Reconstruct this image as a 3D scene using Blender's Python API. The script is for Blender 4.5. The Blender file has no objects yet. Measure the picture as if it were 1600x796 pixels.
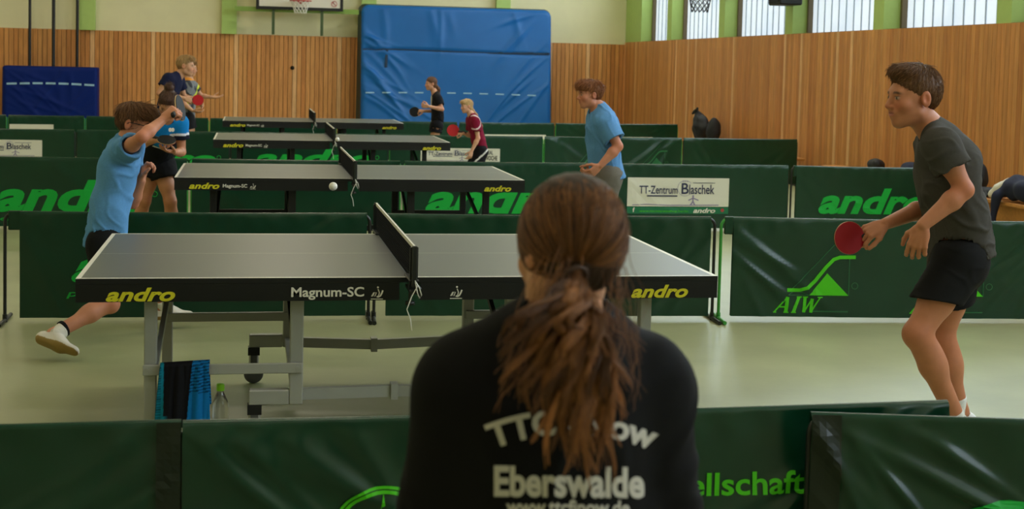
import bpy, bmesh, math, random
import numpy as np
from mathutils import Vector, Matrix
from mathutils.bvhtree import BVHTree

# ------------------------------------------------------------------ camera, world, lights, exposure
SC = bpy.context.scene
COL = SC.collection
FPX, PITCH, ROLL, CAMH, PPY, YAW = 2174.8, 0.06258, 0.02397, 1.6616, 242.07, 0.18645
cyw, syw = math.cos(YAW), math.sin(YAW)


def _hall(v):
    return np.array([v[0] * cyw + v[1] * syw, -v[0] * syw + v[1] * cyw, v[2]])


_fw = np.array([0, math.cos(PITCH), -math.sin(PITCH)])
_up = np.array([0, math.sin(PITCH), math.cos(PITCH)])
_ri = np.array([1.0, 0, 0])
CR = _hall(_ri * math.cos(ROLL) + _up * math.sin(ROLL))
CU = _hall(-_ri * math.sin(ROLL) + _up * math.cos(ROLL))
CF = _hall(_fw)
CAM0 = np.array([0, 0, CAMH])


def at(px, py, Y):
    """point of the hall at depth Y that the photograph shows at (px, py)"""
    d = CR * (px - 800) / FPX - CU * (py - PPY) / FPX + CF
    return CAM0 + d * Y / d[1]


cam_d = bpy.data.cameras.new('camera')
cam = bpy.data.objects.new('camera', cam_d)
COL.objects.link(cam)
cam.matrix_world = Matrix(((CR[0], CU[0], -CF[0], 0), (CR[1], CU[1], -CF[1], 0), (CR[2], CU[2], -CF[2], CAMH), (0, 0, 0, 1)))
cam_d.sensor_width = 36
cam_d.lens = FPX / 1600 * 36
cam_d.shift_y = -(398 - PPY) / 1600
cam_d.clip_end = 200
cam_d.dof.use_dof = True
cam_d.dof.focus_distance = 7.0
cam_d.dof.aperture_fstop = 5.6
SC.camera = cam

SC.view_settings.view_transform = 'Standard'
SC.view_settings.look = 'None'
SC.view_settings.gamma = 1
SC.view_settings.use_curve_mapping = False
SC.view_settings.exposure = -0.06
SC.cycles.use_denoising = True
SC.cycles.max_bounces = 6
SC.cycles.diffuse_bounces = 4
SC.cycles.caustics_reflective = False
SC.cycles.caustics_refractive = False

WINDOW_GLOW = 0.85      # hazy glass in front of trees, low in the windows
UPPER_GLOW = 9.0        # unseen upper panes, given a strong added glow to light the hall
LAMP_W = 37.0
world = bpy.data.worlds.new('world')
SC.world = world
world.use_nodes = True
world.node_tree.nodes['Background'].inputs[0].default_value = (0.75, 0.88, 1.0, 1)
world.node_tree.nodes['Background'].inputs[1].default_value = 0.8


def area_lamp(x, y, z, sx, sy, watt, col):
    l = bpy.data.lights.new('ceiling_lamp', 'AREA')
    l.shape = 'RECTANGLE'
    l.size, l.size_y = sx, sy
    l.energy = watt
    l.color = col
    o = bpy.data.objects.new('ceiling_lamp', l)
    o.location = (x, y, z)
    COL.objects.link(o)


for ly, lw in ((-2.0, .35), (3.5, .85), (9.0, 1.15), (14.5, 1.15), (20.0, 1.3), (26.5, 1.9)):
    for lx in (-5.0, 0.5, 5.5):
        area_lamp(lx, ly, 6.1, 1.5, 0.5, LAMP_W * lw, (1.0, 0.89, 0.68))


# ------------------------------------------------------------------ helpers
def lin(r, g, b):
    f = lambda c: c / 12.92 if c <= 0.04045 else ((c + 0.055) / 1.055) ** 2.4
    return np.array([f(r / 255), f(g / 255), f(b / 255)])


def V(*a):
    return np.array(a, float)


def unit(v):
    v = np.asarray(v, float)
    return v / (np.linalg.norm(v) + 1e-12)


_mats = {}


def material(name, col=None, rough=0.6, spec=0.5, metal=0.0, attr=False, var=0.0, var_scale=8.0, bump=0.0, bump_scale=60.0, stretch=(1, 1, 1), sheen=0.0, emit=None, trans=0.0, alpha=1.0, coat=0.0):
    if name in _mats:
        return _mats[name]
    m = bpy.data.materials.new(name)
    m.use_nodes = True
    nt = m.node_tree
    b = nt.nodes['Principled BSDF']
    b.inputs['Roughness'].default_value = rough
    b.inputs['Specular IOR Level'].default_value = spec
    b.inputs['Metallic'].default_value = metal
    b.inputs['Sheen Weight'].default_value = sheen
    b.inputs['Transmission Weight'].default_value = trans
    b.inputs['Alpha'].default_value = alpha
    b.inputs['Coat Weight'].default_value = coat
    src = None
    if attr:
        a = nt.nodes.new('ShaderNodeAttribute')
        a.attribute_name = 'col'
        src = a.outputs['Color']
    else:
        rgb = nt.nodes.new('ShaderNodeRGB')
        rgb.outputs[0].default_value = (*col, 1)
        src = rgb.outputs[0]
    tc = nt.nodes.new('ShaderNodeTexCoord')
    mp = nt.nodes.new('ShaderNodeMapping')
    mp.inputs['Scale'].default_value = stretch
    nt.links.new(tc.outputs['Object'], mp.inputs['Vector'])
    if var > 0:
        n = nt.nodes.new('ShaderNodeTexNoise')
        n.inputs['Scale'].default_value = var_scale
        n.inputs['Detail'].default_value = 4
        nt.links.new(mp.outputs[0], n.inputs['Vector'])
        r = nt.nodes.new('ShaderNodeMapRange')
        r.inputs['From Min'].default_value = 0.3
        r.inputs['From Max'].default_value = 0.7
        r.inputs['To Min'].default_value = 1 - var
        r.inputs['To Max'].default_value = 1 + var
        nt.links.new(n.outputs['Fac'], r.inputs['Value'])
        mx = nt.nodes.new('ShaderNodeVectorMath')
        mx.operation = 'SCALE'
        nt.links.new(src, mx.inputs[0])
        nt.links.new(r.outputs[0], mx.inputs['Scale'])
        src = mx.outputs[0]
    nt.links.new(src, b.inputs['Base Color'])
    if bump > 0:
        n2 = nt.nodes.new('ShaderNodeTexNoise')
        n2.inputs['Scale'].default_value = bump_scale
        n2.inputs['Detail'].default_value = 3
        nt.links.new(mp.outputs[0], n2.inputs['Vector'])
        bp = nt.nodes.new('ShaderNodeBump')
        bp.inputs['Strength'].default_value = bump
        bp.inputs['Distance'].default_value = 0.01
        nt.links.new(n2.outputs['Fac'], bp.inputs['Height'])
        nt.links.new(bp.outputs[0], b.inputs['Normal'])
    if emit is not None:
        b.inputs['Emission Color'].default_value = (*emit[0], 1)
        b.inputs['Emission Strength'].default_value = emit[1]
    _mats[name] = m
    return m


def tag(o, label=None, cat=None, group=None, kind=None):
    if label:
        o['label'] = label
    if cat:
        o['category'] = cat
    if group:
        o['group'] = group
    if kind:
        o['kind'] = kind
    return o


def empty(name, loc=(0, 0, 0), rz=0.0):
    o = bpy.data.objects.new(name, None)
    o.empty_display_size = 0.1
    o.location = loc
    o.rotation_euler = (0, 0, rz)
    COL.objects.link(o)
    return o


def link(name, me, mat=None, parent=None, loc=None):
    o = bpy.data.objects.new(name, me)
    COL.objects.link(o)
    if mat is not None:
        me.materials.append(mat)
    if parent is not None:
        o.parent = parent
    if loc is not None:
        o.location = loc
    return o


def mesh_np(name, Vs, Fs, cols=None, smooth=True):
    """Vs (n,3); Fs: list/array of quads or tris (rows of equal length)"""
    me = bpy.data.meshes.new(name)
    Vs = np.asarray(Vs, np.float32)
    Fs = np.asarray(Fs, np.int32)
    k = Fs.shape[1]
    me.vertices.add(len(Vs))
    me.vertices.foreach_set('co', Vs.ravel())
    me.loops.add(Fs.size)
    me.loops.foreach_set('vertex_index', Fs.ravel())
    me.polygons.add(len(Fs))
    me.polygons.foreach_set('loop_start', np.arange(0, Fs.size, k, dtype=np.int32))
    if cols is not None:
        a = me.color_attributes.new('col', 'FLOAT_COLOR', 'POINT')
        c = np.ones((len(Vs), 4), np.float32)
        c[:, :3] = cols
        a.data.foreach_set('color', c.ravel())
    me.update(calc_edges=True)
    me.validate()
    if smooth:
        me.polygons.foreach_set('use_smooth', np.ones(len(me.polygons), bool))
    return me


class MB:
    """collects simple solids into one mesh"""

    def __init__(self):
        self.v, self.f, self.c = [], [], []
        self.sm = []

    def add(self, vs, fs, col=None, smooth=False):
        n = len(self.v)
        self.v += [tuple(map(float, p)) for p in vs]
        self.f += [tuple(i + n for i in q) for q in fs]
        self.sm += [smooth] * len(fs)
        self.c += [tuple(col) if col is not None else (1, 1, 1)] * len(vs)
        return self

    def box(self, lo, hi, col=None, M=None, bev=0.0):
        (a, b, c), (d, e, f) = lo, hi
        if bev > 0:
            r = bev
            vs, fs = [], []
            # chamfered box: 24 verts
            for sx in (0, 1):
                for sy in (0, 1):
                    for sz in (0, 1):
                        x = d if sx else a
                        y = e if sy else b
                        z = f if sz else c
                        ix = -r if sx else r
                        iy = -r if sy else r
                        iz = -r if sz else r
                        vs += [(x, y + iy, z + iz), (x + ix, y, z + iz), (x + ix, y + iy, z)]
            bm = bmesh.new()
            for p in vs:
                bm.verts.new(p)
            r_ = bmesh.ops.convex_hull(bm, input=bm.verts)
            bmesh.ops.dissolve_limit(bm, angle_limit=0.02, verts=bm.verts, edges=bm.edges)
            bm.verts.ensure_lookup_table()
            bm.verts.index_update()
            vs = [tuple(q.co) for q in bm.verts]
            fs = [tuple(q.index for q in fc.verts) for fc in bm.faces]
            bm.free()
        else:
            vs = [(a, b, c), (d, b, c), (d, e, c), (a, e, c), (a, b, f), (d, b, f), (d, e, f), (a, e, f)]
            fs = [(0, 3, 2, 1), (4, 5, 6, 7), (0, 1, 5, 4), (1, 2, 6, 5), (2, 3, 7, 6), (3, 0, 4, 7)]
        if M is not None:
            vs = [tuple(M @ Vector(p)) for p in vs]
        return self.add(vs, fs, col)

    def bar(self, a, b, w, h, col=None, upv=(0, 0, 1)):
        """rectangular bar from a to b; w sideways, h along upv"""
        a, b = np.array(a, float), np.array(b, float)
        d = unit(b - a)
        s = unit(np.cross(d, upv))
        u = np.cross(s, d)
        vs = []
        for p in (a, b):
            for (i, j) in ((-1, -1), (1, -1), (1, 1), (-1, 1)):
                vs.append(p + s * i * w / 2 + u * j * h / 2)
        return self.add(vs, [(0, 1, 2, 3), (7, 6, 5, 4), (0, 4, 5, 1), (1, 5, 6, 2), (2, 6, 7, 3), (3, 7, 4, 0)], col)

    def tube(self, path, r, n=10, col=None, closed=False, caps=True):
        P = [np.array(p, float) for p in path]
        m = len(P)
        R = r if hasattr(r, '__len__') else [r] * m
        t0 = unit(P[1] - P[0])
        ref = np.array([0, 0, 1.0]) if abs(t0[2]) < 0.9 else np.array([1.0, 0, 0])
        vs, fs = [], []
        for i in range(m):
            if closed:
                t = unit(P[(i + 1) % m] - P[i - 1])
            else:
                t = unit(P[min(i + 1, m - 1)] - P[max(i - 1, 0)])
            s = unit(np.cross(t, ref))
            ref = unit(np.cross(s, t))
            for k in range(n):
                a = 2 * math.pi * k / n
                vs.append(P[i] + (s * math.cos(a) + ref * math.sin(a)) * R[i])
        rng = m if closed else m - 1
        for i in range(rng):
            j = (i + 1) % m
            for k in range(n):
                k2 = (k + 1) % n
                fs.append((i * n + k, i * n + k2, j * n + k2, j * n + k))
        self.add(vs, fs, col, True)
        if caps and not closed:
            self.add(vs[:n], [tuple(range(n - 1, -1, -1))], col)
            self.add(vs[-n:], [tuple(range(n))], col)
        return self

    def lathe(self, c, prof, n=20, axis=(0, 0, 1), col=None):
        ax = unit(axis)
        ref = np.array([1.0, 0, 0]) if abs(ax[0]) < 0.9 else np.array([0, 1.0, 0])
        u = unit(np.cross(ax, ref))
        w = np.cross(ax, u)
        c = np.array(c, float)
        vs, fs = [], []
        for (r, h) in prof:
            for k in range(n):
                a = 2 * math.pi * k / n
                vs.append(c + ax * h + (u * math.cos(a) + w * math.sin(a)) * max(r, 1e-5))
        for i in range(len(prof) - 1):
            for k in range(n):
                k2 = (k + 1) % n
                fs.append((i * n + k, i * n + k2, (i + 1) * n + k2, (i + 1) * n + k))
        return self.add(vs, fs, col, True)

    def build(self, name, mat, parent=None, attr=False, off=None):
        me = bpy.data.meshes.new(name)
        vs = self.v if off is None else [(p[0] - off[0], p[1] - off[1], p[2] - off[2]) for p in self.v]
        me.from_pydata(vs, [], self.f)
        if attr:
            a = me.color_attributes.new('col', 'FLOAT_COLOR', 'POINT')
            c = np.ones((len(vs), 4), np.float32)
            c[:, :3] = np.array(self.c)
            a.data.foreach_set('color', c.ravel())
        me.update()
        me.polygons.foreach_set('use_smooth', np.array(self.sm, bool))
        return link(name, me, mat, parent)


def text_raw(s, shear=0.0, bold=0.0, spacing=1.0):
    cu = bpy.data.curves.new('t', 'FONT')
    cu.body = s
    cu.size = 1.0
    cu.shear = shear
    cu.offset = bold
    cu.space_character = spacing
    cu.resolution_u = 4
    o = bpy.data.objects.new('t', cu)
    COL.objects.link(o)
    dg = bpy.context.evaluated_depsgraph_get()
    me = bpy.data.meshes.new_from_object(o.evaluated_get(dg))
    vs = np.array([v.co[:] for v in me.vertices])
    fs = [tuple(p.vertices) for p in me.polygons]
    bpy.data.objects.remove(o)
    bpy.data.curves.remove(cu)
    bpy.data.meshes.remove(me)
    return vs, fs


def text_box(s, x0, x1, y0, y1, **kw):
    """lettering fitted to a box: verts (n,2) and faces"""
    vs, fs = text_raw(s, **kw)
    lo, hi = vs[:, :2].min(0), vs[:, :2].max(0)
    p = (vs[:, :2] - lo) / (hi - lo)
    return np.stack([x0 + p[:, 0] * (x1 - x0), y0 + p[:, 1] * (y1 - y0)], 1), fs


def flat_mesh(name, items, fn, cuts=0.0):
    """items: list of (verts2d, faces); fn maps (u,v)->3d; cuts: subdivision pitch"""
    bm = bmesh.new()
    for vs, fs in items:
        bv = [bm.verts.new((float(p[0]), float(p[1]), 0)) for p in vs]
        for f in fs:
            try:
                bm.faces.new([bv[i] for i in f])
            except ValueError:
                pass
    if cuts > 0:
        co = np.array([v.co[:2] for v in bm.verts])
        lo, hi = co.min(0), co.max(0)
        for ax in (0, 1):
            t = lo[ax] + cuts
            while t < hi[ax]:
                p = [0, 0, 0]
                p[ax] = t
                n = [0, 0, 0]
                n[ax] = 1
                bmesh.ops.bisect_plane(bm, geom=bm.verts[:] + bm.edges[:] + bm.faces[:], plane_co=p, plane_no=n)
                t += cuts
    bmesh.ops.triangulate(bm, faces=bm.faces[:])
    for v in bm.verts:
        v.co = Vector([float(q) for q in fn(v.co.x, v.co.y)])
    me = bpy.data.meshes.new(name)
    bm.to_mesh(me)
    bm.free()
    return me


def poly(pts):
    return (np.array(pts, float), [tuple(range(len(pts)))])


def strip(pts, w):
    """a stroke of width w along 2d points"""
    P = np.array(pts, float)
    vs, fs = [], []
    for i in range(len(P)):
        t = P[min(i + 1, len(P) - 1)] - P[max(i - 1, 0)]
        n = np.array([-t[1], t[0]]) / (np.hypot(*t) + 1e-9)
        vs += [P[i] + n * w / 2, P[i] - n * w / 2]
    for i in range(len(P) - 1):
        fs.append((2 * i + 1, 2 * i + 3, 2 * i + 2, 2 * i))
    return (np.array(vs), fs)


def disc(cx, cy, r, n=20, ry=None):
    return poly([(cx + r * math.cos(2 * math.pi * k / n), cy + (ry or r) * math.sin(2 * math.pi * k / n)) for k in range(n)])


def arc(cx, cy, r, a0, a1, n=24):
    return [(cx + r * math.cos(math.radians(a0 + (a1 - a0) * k / n)), cy + r * math.sin(math.radians(a0 + (a1 - a0) * k / n))) for k in range(n + 1)]


# ------------------------------------------------------------------ materials
M_floor = material('floor_linoleum', lin(158, 160, 120), rough=0.36, spec=0.35, var=0.11, var_scale=1.7, bump=0.05, bump_scale=25)
M_plaster = material('cream_plaster', lin(226, 218, 178), rough=0.9, spec=0.2, var=0.03, var_scale=2.0, bump=0.1, bump_scale=120)
M_ceiling = material('white_ceiling', lin(225, 222, 205), rough=0.9, spec=0.2)
M_green_paint = material('lime_green_paint', lin(172, 198, 112), rough=0.55, spec=0.4, var=0.03)
M_wood = material('wood_boards', attr=True, rough=0.5, spec=0.35, var=0.16, var_scale=5.0, stretch=(6, 6, 0.6), bump=0.08, bump_scale=40)
M_wood2 = material('bench_wood', lin(196, 132, 70), rough=0.45, spec=0.4, var=0.12, var_scale=4, stretch=(1, 8, 8))
M_dark = material('black_plastic', lin(22, 22, 22), rough=0.5, spec=0.4)
M_blackpaint = material('black_paint', lin(17, 17, 16), rough=0.45, spec=0.4)
M_silver = material('silver_grey_steel', lin(168, 168, 160), rough=0.45, spec=0.5, metal=0.25, var=0.04)
M_steeldark = material('dark_grey_steel', lin(95, 97, 98), rough=0.45, spec=0.5, metal=0.2)
M_top = material('table_top_paint', attr=True, rough=0.36, spec=0.45)
M_netm = material('net_cord', lin(20, 20, 19), rough=0.8, spec=0.2)
M_white = material('white_print', lin(228, 224, 210), rough=0.6, spec=0.3)
M_string = material('white_string', lin(225, 222, 212), rough=0.7)
M_yellow = material('yellow_print', lin(214, 205, 32), rough=0.5)
M_greenprint = material('bright_green_print', lin(10, 176, 62), rough=0.45, spec=0.4)
M_limeprint = material('lime_green_print', lin(78, 205, 20), rough=0.45, spec=0.4)
M_dimgreen = material('dull_green_print', lin(28, 106, 60), rough=0.45)
M_navyprint = material('navy_print', lin(36, 40, 78), rough=0.5)
M_blackprint = material('black_print', lin(40, 40, 44), rough=0.5)
M_violet = material('violet_print', lin(140, 128, 160), rough=0.6)
M_redprint = material('red_print', lin(180, 60, 60), rough=0.6)
M_cloth = material('green_barrier_vinyl', lin(8, 56, 36), rough=0.27, spec=0.5, var=0.1, var_scale=3, bump=0.03, bump_scale=300)
M_sleeve = material('dark_sleeve_vinyl', lin(20, 32, 20), rough=0.4, spec=0.4)
M_banner = material('white_banner_vinyl', lin(226, 222, 205), rough=0.45, spec=0.4)
M_bannergreen = material('green_banner_strip', lin(10, 112, 72), rough=0.45)
M_tubeblack = material('black_tube', lin(24, 28, 24), rough=0.4, spec=0.5)
M_tubegreen = material('green_tube', lin(60, 150, 60), rough=0.4, spec=0.5)
M_mat = material('blue_mat_vinyl', lin(8, 92, 162), rough=0.42, spec=0.35, var=0.05, var_scale=2)
M_matdark = material('dark_teal_mat_side', lin(10, 50, 52), rough=0.45)
M_matnavy = material('navy_mat_vinyl', lin(0, 30, 104), rough=0.55, spec=0.15)
M_stitch = material('pale_stitching', lin(150, 190, 215), rough=0.7)
M_seam = material('dark_seam', lin(12, 44, 72), rough=0.7)
M_glass = None
M_skin = material('skin', attr=True, rough=0.52, spec=0.35, var=0.05, var_scale=30)
M_fabric = material('jersey_fabric', attr=True, rough=0.85, spec=0.15, var=0.06, var_scale=90, bump=0.12, bump_scale=500)
M_hair = material('hair', attr=True, rough=0.5, spec=0.3, var=0.22, var_scale=60, stretch=(1, 1, 0.25))
M_shoe = material('shoe_leather', attr=True, rough=0.5, spec=0.4)
M_red = material('red_rubber', lin(196, 26, 34), rough=0.55, spec=0.3)
M_darkred = material('dark_red_rubber', lin(150, 14, 22), rough=0.55, spec=0.3)
M_blackrub = material('black_rubber', lin(24, 25, 25), rough=0.6, spec=0.2)
M_paddlewood = material('pale_plywood', lin(205, 170, 120), rough=0.5)
M_ball = material('white_celluloid', lin(240, 236, 222), rough=0.4)
M_bag = material('black_bag_fabric', lin(26, 26, 30), rough=0.7)
M_navycloth = material('navy_cloth', lin(28, 32, 58), rough=0.85)
M_whitecloth = material('white_cloth', lin(215, 208, 195), rough=0.85)

# ------------------------------------------------------------------ room
WX, BY, WT = 8.5, 31.25, 2.305   # right wall, back wall, top of the boarding on the right wall
LX, NY, CZ = -9.0, -6.0, 6.2


def structure(name, mb, mat, attr=False):
    o = mb.build(name, mat, None, attr)
    o['kind'] = 'structure'
    return o


structure('floor', MB().box((LX - .2, NY - .2, -.1), (WX + .6, BY + .3, 0)), M_floor)
structure('ceiling', MB().box((LX - .2, NY - .2, CZ), (WX + .6, BY + .3, CZ + .1)), M_ceiling)
structure('wall_back', MB().box((LX - .2, BY, 0), (WX + .6, BY + .2, CZ)), M_plaster)
structure('wall_left', MB().box((LX - .2, NY, 0), (LX, BY, CZ)), M_plaster)
structure('wall_near', MB().box((LX - .2, NY - .2, 0), (WX + .6, NY, CZ)), M_plaster)
# right wall: solid below the windows, pillars between them
PITCH_P = 3.27
pil_y = [14.60 + PITCH_P * k for k in range(-6, 5)]     # near edge of each pillar's front
structure('wall_right', MB().box((WX + .03, NY, 0), (WX + .5, BY, WT - .02)).box((WX, NY, 5.6), (WX + .5, BY, CZ)), M_plaster)
mb = MB()
for y in pil_y:
    mb.box((WX, y, WT - .02), (WX + .5, y + .32, 5.6))
mb.box((WX, 29.95, WT - .02), (WX + .5, BY, 5.6))
structure('trim_1', mb, M_green_paint)
random.seed(5)
rng = np.random.default_rng(7)
W1, W2, W3 = lin(208, 146, 84), lin(190, 124, 66), lin(226, 174, 120)


def board_col(p=.10):
    r = random.random()
    if r < p:
        return W3 * random.uniform(.9, 1.05)
    t = random.random()
    return (W1 * t + W2 * (1 - t)) * random.uniform(.9, 1.08)


mb = MB()
mb.box((LX, BY - .012, 0), (WX, BY, 2.25), lin(92, 52, 24))
x = LX
while x < WX - .02:
    w = .098
    mb.box((x + .007, BY - .035, 0.0), (min(x + w - .004, WX), BY - .011, 2.25 + .004 * random.random()), board_col())
    x += w
structure('trim_2', mb, M_wood, True)
mb = MB()
mb.box((WX + .012, NY, 0), (WX + .03, BY, WT - .004), lin(110, 64, 30))
y = NY
while y < BY - .02:
    w = .098
    mb.box((WX - .012, y + .004, 0), (WX + .013, min(y + w - .002, BY), WT), board_col(.05))
    y += w
structure('trim_3', mb, M_wood, True)
# green pilasters on the back wall
mb = MB()
for x in (-6.64, -3.62, -.64, 2.40, 5.43):
    mb.box((x, BY - .16, 2.25), (x + .32, BY + .02, CZ))
structure('trim_4', mb, M_green_paint)


def glass_mat(name, glow):
    m = bpy.data.materials.new(name)
    m.use_nodes = True
    nt = m.node_tree
    b = nt.nodes['Principled BSDF']
    tc = nt.nodes.new('ShaderNodeTexCoord')
    n = nt.nodes.new('ShaderNodeTexNoise')
    n.inputs['Scale'].default_value = 0.9
    n.inputs['Detail'].default_value = 3
    nt.links.new(tc.outputs['Object'], n.inputs['Vector'])
    cr = nt.nodes.new('ShaderNodeValToRGB')
    cr.color_ramp.elements[0].position = .3
    cr.color_ramp.elements[0].color = (.50, .66, .86, 1)
    cr.color_ramp.elements[1].position = .5
    cr.color_ramp.elements[1].color = (.78, .89, 1.0, 1)
    nt.links.new(n.outputs['Fac'], cr.inputs[0])
    nt.links.new(cr.outputs[0], b.inputs['Emission Color'])
    b.inputs['Emission Strength'].default_value = glow
    b.inputs['Base Color'].default_value = (.5, .55, .6, 1)
    b.inputs['Roughness'].default_value = .25
    return m


M_glass = glass_mat('channel_glass', WINDOW_GLOW)
M_glass_up = glass_mat('upper_glow_glass', UPPER_GLOW)
M_mullion = material('grey_mullion', lin(176, 186, 204), rough=.5)
M_frameb = material('brown_window_frame', lin(110, 96, 72), rough=.6)
M_tree = None
gaps = [(pil_y[i] + .32, pil_y[i + 1]) for i in range(len(pil_y) - 1)] + [(pil_y[-1] + .32, 29.95)]
for i, (y0, y1) in enumerate(gaps):
    root = empty('window_%d' % (i + 1), (WX + .3, (y0 + y1) / 2, WT))
    root['kind'] = 'structure'
    off = root.location
    MB().box((WX + .32, y0, WT - .02), (WX + .34, y1, 3.45)).build('pane', M_glass, root, off=off)
    MB().box((WX + .32, y0, 3.5), (WX + .34, y1, 5.6)).build('upper_glow_pane', M_glass_up, root, off=off)
    f = MB()
    f.box((WX + .0, y0, WT - .02), (WX + .33, y1, WT + .004))
    f.box((WX + .27, y0, WT), (WX + .33, y0 + .03, 5.6))
    f.box((WX + .24, y1 - .06, WT), (WX + .33, y1, 5.6))
    f.box((WX + .25, y0, 3.45), (WX + .345, y1, 3.5))
    f.build('window_frame', M_frameb, root, off=off)
    g = MB()
    n = max(3, int(round((y1 - y0) / .262)))
    for k in range(1, n):
        yy = y0 + (y1 - y0) * k / n
        g.box((WX + .304, yy - .008, WT), (WX + .321, yy + .008, 5.6))
    g.build('mullion', M_mullion, root, off=off)

# ------------------------------------------------------------------ table tennis tables
C_TOP, C_LINE = lin(92, 94, 90), lin(225, 220, 205)


def emblem(x0, x1, z0, z1):
    """small tournament emblem: racket sweep, dot and a stroke over a base line"""
    w, h = x1 - x0, z1 - z0
    q = lambda u, v: (x0 + u * w, z0 + v * h)
    it = [strip([q(0, 0), q(1, 0)], h * .06)]
    it.append(strip([q(.05, .2), q(.22, .5), q(.45, .5), q(.32, .2)], h * .07))
    it.append(strip([q(.28, .5), q(.16, .22)], h * .06))
    it.append(strip([q(.48, .2), q(.62, .16), q(.78, .24), q(.9, .45), q(.98, .68)], h * .12))
    it.append(strip([q(.62, .2), q(.70, .5), q(.58, .78)], h * .08))
    it.append(disc(*q(.57, .92), h * .08, 10))
    return it


M_blackmetal = material('black_metal', lin(18, 18, 18), rough=.45, spec=.4)


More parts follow.
